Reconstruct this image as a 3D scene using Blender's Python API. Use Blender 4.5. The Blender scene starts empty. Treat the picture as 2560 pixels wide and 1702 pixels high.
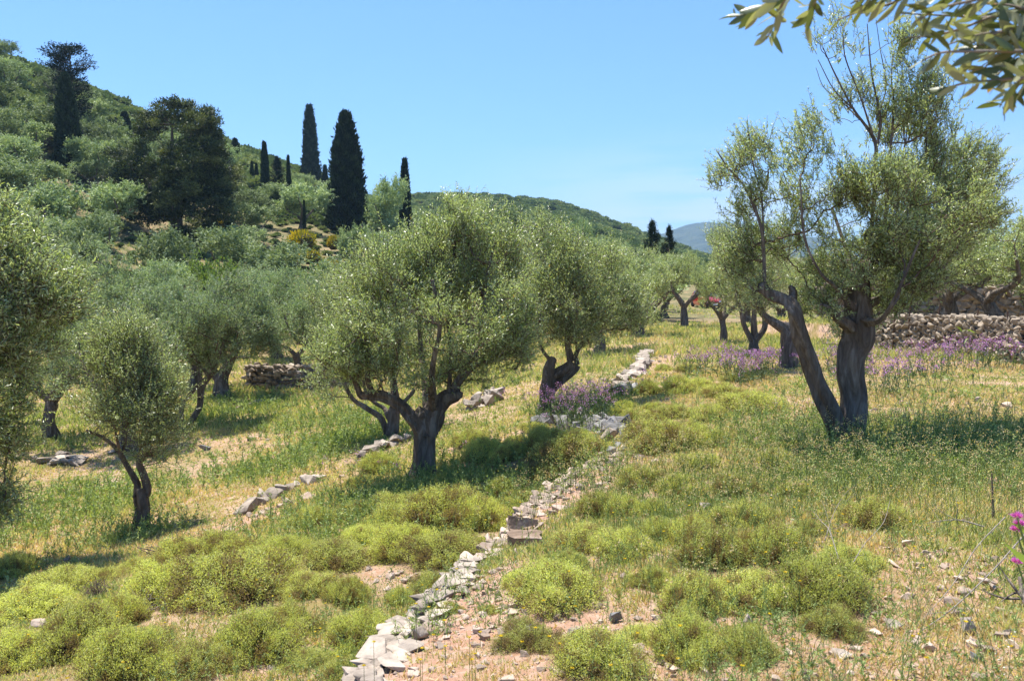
import bpy, bmesh, math, random
import numpy as np
from mathutils import Vector
rng = np.random.default_rng(7); random.seed(7)
S = bpy.context.scene
COL = S.collection
# ------------------------------------------------------------------ camera, sky, sun, exposure
EYE = 1.7
PITCH = math.radians(5.9)
FPX = 2048.0
cam_d = bpy.data.cameras.new('camera'); cam = bpy.data.objects.new('camera', cam_d); COL.objects.link(cam)
cam.location = (0, 0, EYE); cam.rotation_euler = (math.radians(90) - PITCH, 0, 0)
cam_d.sensor_width = 36; cam_d.lens = 36 * FPX / 2560; cam_d.clip_start = 0.05; cam_d.clip_end = 20000
cam_d.dof.use_dof = True; cam_d.dof.focus_distance = 11; cam_d.dof.aperture_fstop = 7
S.camera = cam
SUN_EL = math.radians(69); SUN_AZ = math.radians(-38)     # azimuth of the sun measured from +Y towards +X
w = bpy.data.worlds.new('World'); S.world = w; w.use_nodes = True
nt = w.node_tree; bg = nt.nodes['Background']
sky = nt.nodes.new('ShaderNodeTexSky'); sky.sky_type = 'NISHITA'; sky.sun_disc = False
sky.sun_elevation = SUN_EL; sky.sun_rotation = SUN_AZ; sky.altitude = 100; sky.air_density = 1.0; sky.dust_density = 0.2; sky.ozone_density = 2.5
gm = nt.nodes.new('ShaderNodeGamma'); gm.inputs['Gamma'].default_value = .65; nt.links.new(sky.outputs[0], gm.inputs['Color'])
mu = nt.nodes.new('ShaderNodeMix'); mu.data_type = 'RGBA'; mu.blend_type = 'MULTIPLY'; mu.inputs['Factor'].default_value = 1; mu.inputs['B'].default_value = (.585, .96, 1.5, 1)
nt.links.new(gm.outputs[0], mu.inputs['A']); 
tcw = nt.nodes.new('ShaderNodeTexCoord'); sx = nt.nodes.new('ShaderNodeSeparateXYZ'); nt.links.new(tcw.outputs['Generated'], sx.inputs[0])
mpw = nt.nodes.new('ShaderNodeMapping'); mpw.inputs['Scale'].default_value = (3, 3, 26); nt.links.new(tcw.outputs['Generated'], mpw.inputs[0])
nzw = nt.nodes.new('ShaderNodeTexNoise'); nzw.inputs['Scale'].default_value = 1.6; nzw.inputs['Detail'].default_value = 6; nt.links.new(mpw.outputs[0], nzw.inputs['Vector'])
def mrange(src, a, b, c, d):
    m_ = nt.nodes.new('ShaderNodeMapRange'); m_.interpolation_type = 'SMOOTHSTEP'
    for i_, v_ in zip((1, 2, 3, 4), (a, b, c, d)): m_.inputs[i_].default_value = v_
    nt.links.new(src, m_.inputs[0]); return m_.outputs[0]
def mul(a, b):
    m_ = nt.nodes.new('ShaderNodeMath'); m_.operation = 'MULTIPLY'; nt.links.new(a, m_.inputs[0]); nt.links.new(b, m_.inputs[1]); return m_.outputs[0]
fac = mul(mul(mrange(nzw.outputs[0], .36, .6, 0, .75), mrange(sx.outputs['Z'], .03, .16, 1, 0)), mrange(sx.outputs['X'], -.1, .2, 0, 1))
cw = nt.nodes.new('ShaderNodeMix'); cw.data_type = 'RGBA'; nt.links.new(fac, cw.inputs['Factor']); nt.links.new(mu.outputs['Result'], cw.inputs['A']); cw.inputs['B'].default_value = (3.4, 3.9, 4.6, 1)
nt.links.new(cw.outputs['Result'], bg.inputs[0]); bg.inputs[1].default_value = 0.12
sun_d = bpy.data.lights.new('sun', 'SUN'); sun_d.energy = 5.0; sun_d.angle = math.radians(0.5); sun_d.color = (1, 0.955, 0.88)
sun = bpy.data.objects.new('sun', sun_d); COL.objects.link(sun)
sdir = Vector((math.sin(SUN_AZ) * math.cos(SUN_EL), math.cos(SUN_AZ) * math.cos(SUN_EL), math.sin(SUN_EL)))
sun.rotation_euler = sdir.to_track_quat('Z', 'Y').to_euler(); sun.location = (0, 0, 60)
S.view_settings.view_transform = 'Standard'; S.view_settings.look = 'None'; S.view_settings.exposure = 1.08; S.view_settings.gamma = 1
S.render.engine = 'CYCLES'; S.cycles.max_bounces = 6; S.cycles.diffuse_bounces = 3; S.cycles.transmission_bounces = 3
S.cycles.glossy_bounces = 2; S.cycles.volume_bounces = 0; S.cycles.use_denoising = True

# ------------------------------------------------------------------ maths of the place
sp_, cp_ = math.sin(PITCH), math.cos(PITCH)
def ray(U, V):
    a = (np.asarray(U, float) - 1280) / FPX; b = (851 - np.asarray(V, float)) / FPX
    return np.stack([a, cp_ + b * sp_ + 0 * a, -sp_ + b * cp_ + 0 * a], -1)
def at(U, V, d):                                   # point seen at photo pixel (U,V), d metres forward (along Y)
    r = ray(U, V); return np.array([0, 0, EYE]) + r * (np.asarray(d, float) / r[..., 1])[..., None]
def slope(V):
    r = ray(1280, V); return r[2] / r[1]
def vnoise(x, y, f, seed=0, n=6):
    r = np.random.default_rng(1000 + seed); v = 0
    for _ in range(n):
        a = r.uniform(0, 2 * np.pi); k = f * r.uniform(.6, 1.6); ph = r.uniform(0, 6.28, 2)
        v = v + np.sin((x * math.cos(a) + y * math.sin(a)) * k + ph[0] + 1.3 * np.sin((x * math.sin(a) - y * math.cos(a)) * k * .7 + ph[1]))
    return v / n
COLS = [-400, 0, 200, 400, 600, 800, 1000, 1200, 1400, 1600, 1800, 2200, 2560, 3000]
ROWS = {
 2:   [-1.74, -1.73, -1.73, -1.72, -1.72, -1.72, -1.71, -1.71, -1.71, -1.70, -1.69, -1.68, -1.67, -1.66],
 3.3: [-1.98, -1.93, -1.90, -1.88, -1.86, -1.84, -1.82, -1.80, -1.76, -1.74, -1.72, -1.69, -1.66, -1.64],
 5:   [-2.35, -2.30, -2.27, -2.24, -2.20, -2.17, -2.10, -2.02, -1.95, -1.90, -1.85, -1.76, -1.70, -1.65],
 8:   [-3.10, -3.05, -3.00, -2.95, -2.88, -2.78, -2.66, -2.50, -2.36, -2.24, -2.15, -2.00, -1.90, -1.85],
 12:  [-3.85, -3.85, -3.80, -3.72, -3.60, -3.45, -3.25, -2.95, -2.65, -2.45, -2.32, -2.12, -2.00, -1.92],
 16:  [-4.15, -4.15, -4.12, -4.05, -3.92, -3.75, -3.50, -3.15, -2.82, -2.58, -2.45, -2.22, -2.08, -2.00],
 22:  [-4.30, -4.30, -4.30, -4.28, -4.22, -4.10, -3.85, -3.45, -3.00, -2.72, -2.58, -2.38, -2.30, -2.25],
 30:  [-4.35, -4.35, -4.35, -4.35, -4.30, -4.20, -4.05, -3.70, -3.25, -2.95, -2.85, -2.75, -2.75, -2.75],
 42:  [-3.90, -3.90, -3.95, -4.00, -4.00, -4.00, -4.00, -3.90, -3.60, -3.45, -3.40, -3.30, -3.20, -3.20],
 58:  [-0.50, -1.0, -1.6, -2.1, -2.4, -2.6, -3.0, -3.6, -3.8, -4.1, -4.15, -3.8, -3.6, -3.4],
 75:  [4.0, 3.0, 1.8, 0.2, -0.2, 0.0, -1.2, -2.8, -3.8, -4.3, -4.5, -4.2, -3.8, -3.6],
 100: [17, 13.5, 10.0, 6.5, 5.0, 3.6, 1.2, -1.0, -3.0, -4.0, -4.6, -4.4, -4, -3.6]}
SKY = {-400: (20, 165), 0: (135, 180), 200: (205, 190), 400: (292, 215), 600: (375, 245), 800: (458, 290), 1000: (487, 380), 1200: (487, 440),
       1400: (507, 440), 1600: (582, 430), 1800: (660, 420), 2200: (672, 400), 2560: (690, 400), 3000: (700, 400)}
LR = np.linspace(math.log(.4), math.log(9000), 420); ANG = np.radians(np.linspace(-180, 180, 721))
def _bake():
    rr = sorted(ROWS); cols = []
    for i, U in enumerate(COLS):
        ca = math.cos(math.atan((U - 1280) / FPX))
        pr = [.4] + rr; pz = [-1.7] + [ROWS[r][i] for r in rr]
        V, rs = SKY[U]; zs = slope(V) * rs * ca
        z0 = pz[-1]
        if rs > 320: pr += [180]; pz += [z0 + (zs - z0) * .22]
        if rs > 360: pr += [300]; pz += [z0 + (zs - z0) * .55]
        pr += [rs, rs * 1.25, rs * 2.2, max(rs * 3.5, 1500), 9000]; pz += [zs, zs * .97, zs * .4, -8, -30]
        cols.append(np.interp(LR, np.log(pr), pz))
    cols = np.array(cols)                                   # cols x LR
    Ua = 1280 + FPX * np.tan(np.clip(ANG, -math.radians(60), math.radians(60)))
    G = np.empty((len(ANG), len(LR)))
    for k in range(len(LR)): G[:, k] = np.interp(Ua, COLS, cols[:, k])
    back = np.clip((np.abs(ANG) - math.radians(50)) / math.radians(100), 0, 1)[:, None]
    mean = G.mean(0)[None, :]; flat = np.minimum(mean, -1.0) * 0 - 1.7 + .0 * mean
    G = G * (1 - back) + back * np.where(np.exp(LR) < 30, -1.7, -1.7)[None, :]
    for _ in range(6):
        G = (np.roll(G, 1, 0) + 2 * G + np.roll(G, -1, 0)) / 4
        G[:, 1:-1] = (G[:, :-2] + 2 * G[:, 1:-1] + G[:, 2:]) / 4
    return G
GRID = _bake()
def polyside(x, y, pts):                                    # signed distance to a polyline (positive = left of travel) and the nearest parameter
    best = np.full(np.shape(x), 1e9); sd = np.zeros(np.shape(x)); tt = np.zeros(np.shape(x)); L = 0
    for (ax, ay), (bx, by) in zip(pts[:-1], pts[1:]):
        dx, dy = bx - ax, by - ay; l = math.hypot(dx, dy)
        t = np.clip(((x - ax) * dx + (y - ay) * dy) / l ** 2, 0, 1)
        px, py = ax + t * dx, ay + t * dy; d = np.hypot(x - px, y - py)
        s = np.sign(dx * (y - ay) - dy * (x - ax)); m = d < best
        best = np.where(m, d, best); sd = np.where(m, s * d, sd); tt = np.where(m, L + t * l, tt); L += l
    return sd, tt, L
STEPS = []                                                  # (polyline, kind)
def H(x, y, steps=True):
    x = np.asarray(x, float); y = np.asarray(y, float)
    r = np.maximum(np.hypot(x, y), .41); a = np.arctan2(x, y)
    fa = (a - ANG[0]) / (ANG[1] - ANG[0]); fr = np.clip((np.log(r) - LR[0]) / (LR[1] - LR[0]), 0, len(LR) - 1.001)
    i = np.clip(fa.astype(int), 0, len(ANG) - 2); j = fr.astype(int); u = fa - i; v = fr - j
    z = GRID[i, j] * (1 - u) * (1 - v) + GRID[i + 1, j] * u * (1 - v) + GRID[i, j + 1] * (1 - u) * v + GRID[i + 1, j + 1] * u * v
    z = z + .035 * vnoise(x, y, 1.3, 1) * np.clip(r / 4, 0, 1) + .02 * vnoise(x, y, 4.0, 2) + .8 * vnoise(x, y, .05, 3) * np.clip((r - 110) / 100, 0, 1)
    z = z + .012 * vnoise(x, y, 11.0, 4) * (r < 40)
    if steps:
        for pts, kind in STEPS:
            sd, tt, L = polyside(x, y, pts)
            fade = np.clip(tt / .5, 0, 1) * np.clip((L - tt) / .5, 0, 1)
            if kind == 'drop':                              # ground on the left of the wall falls away at once, then evens out
                z = z - np.where(sd > 0, .34 * np.clip((sd - .02) / .12, 0, 1) * np.exp(-(sd / 1.7) ** 2), 0) * fade
            else:                                           # ground behind the wall stands higher
                z = z + .55 * np.clip((sd - .1) / .3, 0, 1) * np.clip((9 - sd) / 4, 0, 1) * np.clip((L - tt) / .5 + .3, 0, 1) * (y > 2)
    return z + EYE
def hit(U, V, steps=True):                                  # where the line of sight through (U,V) meets the ground
    r = ray(U, V); r = r / r[1]
    t = np.exp(np.linspace(math.log(1.2), math.log(3000), 1500))
    z = EYE + r[2] * t - H(r[0] * t, t, steps)
    k = np.argmax(z < 0)
    if z[k] >= 0: return np.array([r[0] * 100, 100, H(r[0] * 100, 100)])
    a, b = t[k - 1], t[k]
    for _ in range(18):
        m = (a + b) / 2
        if EYE + r[2] * m - float(H(r[0] * m, m, steps)) < 0: b = m
        else: a = m
    return np.array([r[0] * b, b, float(H(r[0] * b, b, steps))])
def on(x, y): return np.array([x, y, float(H(x, y))])
wall_px = [(905, 1720), (990, 1620), (1090, 1510), (1180, 1415), (1300, 1318), (1330, 1270), (1400, 1212), (1500, 1150), (1572, 1120)]
WALL1 = [tuple(hit(u, v, False)[:2]) for u, v in wall_px]
e = np.array(WALL1[0]) - np.array(WALL1[1]); WALL1 = [tuple(np.array(WALL1[0]) + e * 3)] + WALL1
STEPS.append((WALL1, 'drop'))
WALLR = [tuple(at(u, 850, d)[:2]) for u, d in [(3300, 11.5), (2900, 14), (2560, 17.0), (2380, 19.5), (2190, 22.0), (2060, 25.5)]]
STEPS.append((WALLR[::-1], 'rise'))

# ------------------------------------------------------------------ materials
def mat(name):
    m = bpy.data.materials.new(name); m.use_nodes = True; n = m.node_tree.nodes; n.clear()
    out = n.new('ShaderNodeOutputMaterial'); return m, m.node_tree, out
def ramp(nt, stops, interp='LINEAR'):
    r = nt.nodes.new('ShaderNodeValToRGB'); cr = r.color_ramp; cr.interpolation = interp
    while len(cr.elements) < len(stops): cr.elements.new(.5)
    for e, (p, c) in zip(cr.elements, stops): e.position = p; e.color = (*c, 1)
    return r
def foliage(name, stops, back=None, trans=.3, rough=.5, spec=.3, var=.25):
    m, nt, out = mat(name); N = nt.nodes.new; L = nt.links.new
    at_ = N('ShaderNodeAttribute'); at_.attribute_name = 'tint'
    r = ramp(nt, stops); L(at_.outputs['Fac'], r.inputs[0]); colr = r.outputs[0]
    oi = N('ShaderNodeObjectInfo'); mr = N('ShaderNodeMapRange'); mr.inputs[3].default_value = 1 - var; mr.inputs[4].default_value = 1 + var
    L(oi.outputs['Random'], mr.inputs[0])
    mu = N('ShaderNodeVectorMath'); mu.operation = 'SCALE'; L(colr, mu.inputs[0]); L(mr.outputs[0], mu.inputs['Scale']); colr = mu.outputs[0]
    if back:
        g = N('ShaderNodeNewGeometry'); mx = N('ShaderNodeMix'); mx.data_type = 'RGBA'
        L(g.outputs['Backfacing'], mx.inputs['Factor']); L(colr, mx.inputs['A']); mx.inputs['B'].default_value = (*back, 1); colr = mx.outputs['Result']
    p = N('ShaderNodeBsdfPrincipled'); p.inputs['Roughness'].default_value = rough; p.inputs['Specular IOR Level'].default_value = spec
    L(colr, p.inputs['Base Color'])
    t = N('ShaderNodeBsdfTranslucent'); tm = N('ShaderNodeMix'); tm.data_type = 'RGBA'; tm.blend_type = 'MULTIPLY'; tm.inputs['Factor'].default_value = 1
    tm.inputs['B'].default_value = (1.14, 1.2, .5, 1); L(colr, tm.inputs['A']); L(tm.outputs['Result'], t.inputs[0])
    mx2 = N('ShaderNodeMixShader'); mx2.inputs[0].default_value = trans; L(p.outputs[0], mx2.inputs[1]); L(t.outputs[0], mx2.inputs[2]); L(mx2.outputs[0], out.inputs[0])
    return m
def noisy(name, stops, scale=6, detail=6, rough=.9, bump=.5, bscale=None, bdist=.02, stretch=None, spec=.2, rnd=0.0, dist=0.0):
    m, nt, out = mat(name); N = nt.nodes.new; L = nt.links.new
    tc = N('ShaderNodeTexCoord'); mp = N('ShaderNodeMapping'); L(tc.outputs['Object'], mp.inputs[0])
    if stretch: mp.inputs['Scale'].default_value = stretch
    n1 = N('ShaderNodeTexNoise'); n1.inputs['Scale'].default_value = scale; n1.inputs['Detail'].default_value = detail; n1.inputs['Roughness'].default_value = .65; n1.inputs['Distortion'].default_value = dist
    L(mp.outputs[0], n1.inputs['Vector']); r = ramp(nt, stops); L(n1.outputs[0], r.inputs[0]); c = r.outputs[0]
    if rnd:
        a = N('ShaderNodeAttribute'); a.attribute_name = 'tint'; mr = N('ShaderNodeMapRange'); mr.inputs[3].default_value = 1 - rnd; mr.inputs[4].default_value = 1 + rnd
        L(a.outputs['Fac'], mr.inputs[0]); mu = N('ShaderNodeVectorMath'); mu.operation = 'SCALE'; L(c, mu.inputs[0]); L(mr.outputs[0], mu.inputs['Scale']); c = mu.outputs[0]
    p = N('ShaderNodeBsdfPrincipled'); p.inputs['Roughness'].default_value = rough; p.inputs['Specular IOR Level'].default_value = spec; L(c, p.inputs['Base Color'])
    n2 = N('ShaderNodeTexNoise'); n2.inputs['Scale'].default_value = bscale or scale * 4; n2.inputs['Detail'].default_value = 8; L(mp.outputs[0], n2.inputs['Vector'])
    b = N('ShaderNodeBump'); b.inputs['Strength'].default_value = bump; b.inputs['Distance'].default_value = bdist; L(n2.outputs[0], b.inputs['Height']); L(b.outputs[0], p.inputs['Normal'])
    L(p.outputs[0], out.inputs[0]); return m
def plain(name, c, rough=.5, metal=0, emis=None, coat=0):
    m, nt, out = mat(name); p = nt.nodes.new('ShaderNodeBsdfPrincipled'); p.inputs['Base Color'].default_value = (*c, 1); p.inputs['Roughness'].default_value = rough
    p.inputs['Metallic'].default_value = metal; p.inputs['Coat Weight'].default_value = coat; nt.links.new(p.outputs[0], out.inputs[0]); return m
M = {}
M['olive'] = foliage('olive_leaf', [(0, (.10, .15, .045)), (.45, (.27, .34, .10)), (.8, (.42, .48, .17)), (.95, (.54, .56, .24)), (1, (.5, .3, .06))], back=(.45, .51, .31), rough=.36, spec=.7, trans=.36, var=.12)
M['olive_grey'] = foliage('grey_olive_leaf', [(0, (.07, .12, .052)), (.5, (.20, .28, .125)), (1, (.38, .46, .22))], back=(.30, .37, .22), rough=.5, spec=.4, trans=.3, var=.2)
M['olive_far'] = foliage('far_olive_leaf', [(0, (.08, .12, .055)), (.5, (.24, .30, .145)), (1, (.45, .50, .27))], rough=.7, spec=.2, trans=.2, var=.42)
M['bough'] = foliage('backlit_tone_olive_leaf', [(0, (.06, .085, .03)), (.6, (.13, .16, .055)), (.96, (.22, .23, .09)), (1, (.42, .24, .04))], back=(.30, .31, .19), rough=.35, spec=.6, trans=.3, var=.1)  # olive leaf colours darkened so the bough's backlit shade is in the colour
M['pine'] = foliage('pine_needle', [(0, (.02, .032, .012)), (.6, (.08, .10, .03)), (1, (.22, .23, .07))], rough=.6, trans=.15, var=.1)
M['cypress'] = foliage('cypress_leaf', [(0, (.012, .022, .012)), (.6, (.028, .046, .021)), (1, (.065, .09, .038))], rough=.7, spec=.15, trans=.05, var=.25)
M['cushion'] = foliage('cushion_leaf', [(0, (.30, .19, .12)), (.13, (.34, .28, .11)), (.35, (.45, .47, .13)), (.7, (.62, .63, .22)), (1, (.74, .72, .32))], rough=.6, spec=.2, trans=.45, var=.18)
M['grass'] = foliage('grass_blade', [(0, (.14, .20, .06)), (.3, (.34, .38, .13)), (.5, (.52, .51, .25)), (.66, (.60, .49, .27)), (.85, (.56, .36, .20)), (1, (.74, .62, .42))], rough=.6, spec=.2, trans=.42, var=0)
M['gorse'] = foliage('gorse_bloom', [(0, (.13, .15, .04)), (.4, (.28, .26, .03)), (.7, (.60, .42, .01)), (1, (.75, .55, .02))], rough=.6, trans=.3)
M['fig'] = foliage('fig_leaf', [(0, (.12, .18, .04)), (1, (.25, .33, .09))], rough=.5, trans=.35)
M['scrub'] = foliage('scrub_leaf', [(0, (.07, .11, .045)), (.5, (.18, .23, .085)), (1, (.38, .40, .17))], rough=.7, spec=.1, trans=.15, var=0)
M['purple'] = foliage('purple_petal', [(0, (.10, .15, .07)), (.5, (.16, .21, .10)), (.52, (.30, .12, .34)), (1, (.60, .31, .64))], rough=.6, trans=.3, var=0)
M['pink'] = foliage('pink_petal', [(0, (.55, .10, .50)), (1, (.75, .22, .68))], rough=.6, trans=.3, var=0)
M['white'] = foliage('white_petal', [(0, (.75, .72, .62)), (.8, (.8, .78, .7)), (.82, (.8, .6, .03)), (1, (.8, .6, .03))], rough=.6, trans=.2, var=0)
M['weed'] = foliage('weed_leaf', [(0, (.13, .19, .07)), (.6, (.30, .38, .13)), (1, (.46, .52, .22))], rough=.55, trans=.35, var=0)
M['bark'] = noisy('olive_bark', [(.25, (.045, .033, .027)), (.5, (.15, .118, .094)), (.75, (.32, .275, .23))], scale=10, stretch=(1, 1, .22), bump=1.0, bscale=15, bdist=.07, dist=1.2)
M['twig'] = noisy('twig_bark', [(.3, (.09, .06, .045)), (.7, (.20, .15, .115))], scale=14, bump=.2)
M['deadtwig'] = noisy('dead_twig_bark', [(.3, (.16, .13, .10)), (.7, (.30, .26, .22))], scale=14, bump=.2)
M['core'] = noisy('inner_twigs', [(.3, (.05, .045, .022)), (.7, (.13, .11, .045))], scale=20, bump=1, bdist=.05)
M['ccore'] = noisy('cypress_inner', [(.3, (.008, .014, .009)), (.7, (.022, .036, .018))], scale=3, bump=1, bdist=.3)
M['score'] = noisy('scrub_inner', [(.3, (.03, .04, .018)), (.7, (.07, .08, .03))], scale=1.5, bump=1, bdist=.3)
M['rock'] = noisy('pale_limestone', [(.28, (.13, .105, .083)), (.46, (.28, .23, .182)), (.66, (.40, .335, .27))], scale=7, bump=.7, bscale=30, bdist=.015, rnd=.3)
M['greyrock'] = noisy('grey_limestone', [(.3, (.09, .087, .083)), (.5, (.21, .20, .19)), (.7, (.36, .33, .30))], scale=6, bump=.8, bscale=24, bdist=.02, rnd=.35)
M['gravel'] = noisy('gravel_stone', [(.3, (.25, .175, .125)), (.6, (.38, .30, .235))], scale=9, bump=.4, rnd=.4)
M['warmrock'] = noisy('warm_limestone', [(.3, (.13, .10, .075)), (.5, (.27, .21, .155)), (.7, (.42, .34, .26))], scale=5, bump=.7, bscale=25, bdist=.015, rnd=.35)
M['wallrock'] = noisy('tan_limestone', [(.3, (.15, .115, .08)), (.5, (.30, .24, .175)), (.7, (.44, .365, .28))], scale=6, bump=.7, bscale=25, bdist=.015, rnd=.3)
M['slab'] = noisy('brown_slab', [(.3, (.11, .075, .05)), (.55, (.24, .17, .12)), (.75, (.48, .42, .37))], scale=5, bump=.6, bscale=25, bdist=.012)
def ground_mat():
    m, nt, out = mat('soil'); N = nt.nodes.new; L = nt.links.new
    tc = N('ShaderNodeTexCoord'); P = tc.outputs['Object']
    def noise(s, d=6, r=.6):
        n = N('ShaderNodeTexNoise'); n.inputs['Scale'].default_value = s; n.inputs['Detail'].default_value = d; n.inputs['Roughness'].default_value = r; L(P, n.inputs['Vector']); return n.outputs[0]
    def mixc(f, a, b):
        x = N('ShaderNodeMix'); x.data_type = 'RGBA'
        for k, v in (('Factor', f), ('A', a), ('B', b)):
            if isinstance(v, tuple): x.inputs[k].default_value = (*v, 1)
            else: L(v, x.inputs[k])
        return x.outputs['Result']
    soil = ramp(nt, [(.3, (.26, .155, .10)), (.5, (.38, .255, .175)), (.7, (.50, .375, .29))]); L(noise(9, 10, .75), soil.inputs[0])
    lit = ramp(nt, [(.35, (.16, .13, .05)), (.6, (.27, .20, .085)), (.75, (.34, .19, .09))]); L(noise(16, 10, .8), lit.inputs[0])
    f1 = ramp(nt, [(.42, (0, 0, 0)), (.56, (1, 1, 1))]); L(noise(.9, 8, .7), f1.inputs[0])
    c = mixc(f1.outputs[0], soil.outputs[0], lit.outputs[0])
    # pale stony gravel where the bare attribute says so, scrub brown-green far away
    b = N('ShaderNodeAttribute'); b.attribute_name = 'bare'
    vo = N('ShaderNodeTexVoronoi'); vo.inputs['Scale'].default_value = 26; L(P, vo.inputs['Vector'])
    gr = ramp(nt, [(0, (.42, .28, .20)), (.5, (.36, .20, .13)), (1, (.50, .38, .30))]); L(vo.outputs['Color'], gr.inputs[0])
    c = mixc(b.outputs['Fac'], c, gr.outputs[0])
    fa = N('ShaderNodeAttribute'); fa.attribute_name = 'far'
    fr = ramp(nt, [(.38, (.06, .075, .03)), (.5, (.16, .14, .065)), (.62, (.34, .23, .13)), (.75, (.45, .38, .30))]); L(noise(.6, 12, .85), fr.inputs[0])
    c = mixc(fa.outputs['Fac'], c, fr.outputs[0])
    p = N('ShaderNodeBsdfPrincipled'); p.inputs['Roughness'].default_value = .95; p.inputs['Specular IOR Level'].default_value = .1; L(c, p.inputs['Base Color'])
    bp = N('ShaderNodeBump'); bp.inputs['Strength'].default_value = .8; bp.inputs['Distance'].default_value = .03; L(noise(30, 8, .7), bp.inputs['Height']); L(bp.outputs[0], p.inputs['Normal'])
    L(p.outputs[0], out.inputs[0]); return m
M['soil'] = ground_mat()

# ------------------------------------------------------------------ mesh helpers
class Geo:                                                  # collects vertices and faces of one mesh
    def __init__(s): s.v = []; s.f = []; s.k = []; s.m = []; s.t = []; s.n = 0; s.sm = []
    def add(s, v, f, mi=0, tint=.5, smooth=False):
        v = np.asarray(v, np.float32).reshape(-1, 3); f = np.asarray(f, np.int64); nf = len(f)
        if nf == 0: return
        s.v.append(v); s.f.append((f + s.n).ravel()); s.k.append(np.full(nf, f.shape[1])); s.m.append(np.full(nf, mi))
        s.t.append(np.broadcast_to(np.asarray(tint, np.float32), (nf,)).copy()); s.sm.append(np.full(nf, smooth)); s.n += len(v)
    def mesh(s, name, mats):
        me = bpy.data.meshes.new(name)
        if not s.v: return me
        v = np.concatenate(s.v); f = np.concatenate(s.f); k = np.concatenate(s.k)
        me.vertices.add(len(v)); me.vertices.foreach_set('co', v.ravel())
        me.loops.add(len(f)); me.loops.foreach_set('vertex_index', f.astype(np.int32))
        me.polygons.add(len(k)); st = np.concatenate([[0], np.cumsum(k)[:-1]])
        me.polygons.foreach_set('loop_start', st.astype(np.int32)); me.polygons.foreach_set('loop_total', k.astype(np.int32))
        me.polygons.foreach_set('material_index', np.concatenate(s.m).astype(np.int32)); me.polygons.foreach_set('use_smooth', np.concatenate(s.sm))
        a = me.attributes.new('tint', 'FLOAT', 'FACE'); a.data.foreach_set('value', np.concatenate(s.t).astype(np.float32))
        for m in mats: me.materials.append(m)
        me.update(calc_edges=True); return me
def obj(name, me, parent=None, loc=(0, 0, 0), rz=0, scale=None):
    o = bpy.data.objects.new(name, me); COL.objects.link(o); o.location = loc; o.rotation_euler = (0, 0, rz)
    if scale is not None: o.scale = scale
    if parent: o.parent = parent
    return o
def tag(o, label=None, cat=None, group=None, kind=None):
    for k, v in (('label', label), ('category', cat), ('group', group), ('kind', kind)):
        if v: o[k] = v
    return o
def norm(a): return a / np.maximum(np.linalg.norm(a, axis=-1, keepdims=True), 1e-9)
def rdir(n, r=rng): return norm(r.normal(size=(n, 3)))
def leaves(g, p, d, L, W, tint, mi=0, up=None, r=rng, fold=.15, shape=.45):
    n = len(p); d = norm(d); s = norm(np.cross(d, norm(r.normal(size=(n, 3)) + (up if up is not None else 0)))); nn = np.cross(s, d)
    L = np.broadcast_to(L, (n,))[:, None]; W = np.broadcast_to(W, (n,))[:, None]
    v = np.stack([p, p + d * L * shape + s * W / 2 + nn * W * fold, p + d * L, p + d * L * shape - s * W / 2 + nn * W * fold], 1)
    g.add(v, np.arange(4 * n).reshape(n, 4), mi, np.broadcast_to(tint, (n,)))
def tubes(g, P, R, ns=6, mi=0, tint=.5, gnarl=0, smooth=True, seed=0, cap=True):
    P = np.asarray(P, float); R = np.asarray(R, float)
    if P.ndim == 2: P = P[None]; R = R[None]
    T, K, _ = P.shape; t = np.gradient(P, axis=1); t = norm(t)
    ref = np.where(np.abs(t.mean(1)[:, None, 2:3]) > .8, np.array([1., .2, 0]), np.array([.1, .1, 1.])); ref = np.broadcast_to(ref, t.shape)
    a = norm(np.cross(t, ref)); b = np.cross(t, a)
    ph = np.linspace(0, 2 * np.pi, ns, endpoint=False)
    rr = np.broadcast_to(R[:, :, None], (T, K, ns)).copy()
    if gnarl:
        q = np.random.default_rng(seed); arc = np.cumsum(np.concatenate([np.zeros((T, 1)), np.linalg.norm(np.diff(P, axis=1), axis=2)], 1), 1)[:, :, None]
        for fk, am in ((2, .6), (3, .8), (5, .6), (7, .35)):
            rr *= 1 + gnarl * am * np.sin(fk * ph + arc * q.uniform(.6, 2) * fk * .6 + q.uniform(0, 6.28)) * .8
    v = P[:, :, None] + rr[..., None] * (a[:, :, None] * np.cos(ph)[:, None] + b[:, :, None] * np.sin(ph)[:, None])
    idx = np.arange(T * K * ns).reshape(T, K, ns); i0 = idx[:, :-1]; i1 = idx[:, 1:]
    f = np.stack([i0, np.roll(i0, -1, 2), np.roll(i1, -1, 2), i1], -1).reshape(-1, 4)
    g.add(v.reshape(-1, 3), f, mi, tint, smooth)
    if cap and ns > 4:
        for k in range(T):
            vv = v[k, -1]; c = vv.mean(0); g.add(np.vstack([vv, c + norm(t[k, -1]) * R[k, -1] * .4]), [[i, (i + 1) % ns, ns] for i in range(ns)], mi, tint, smooth)
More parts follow.
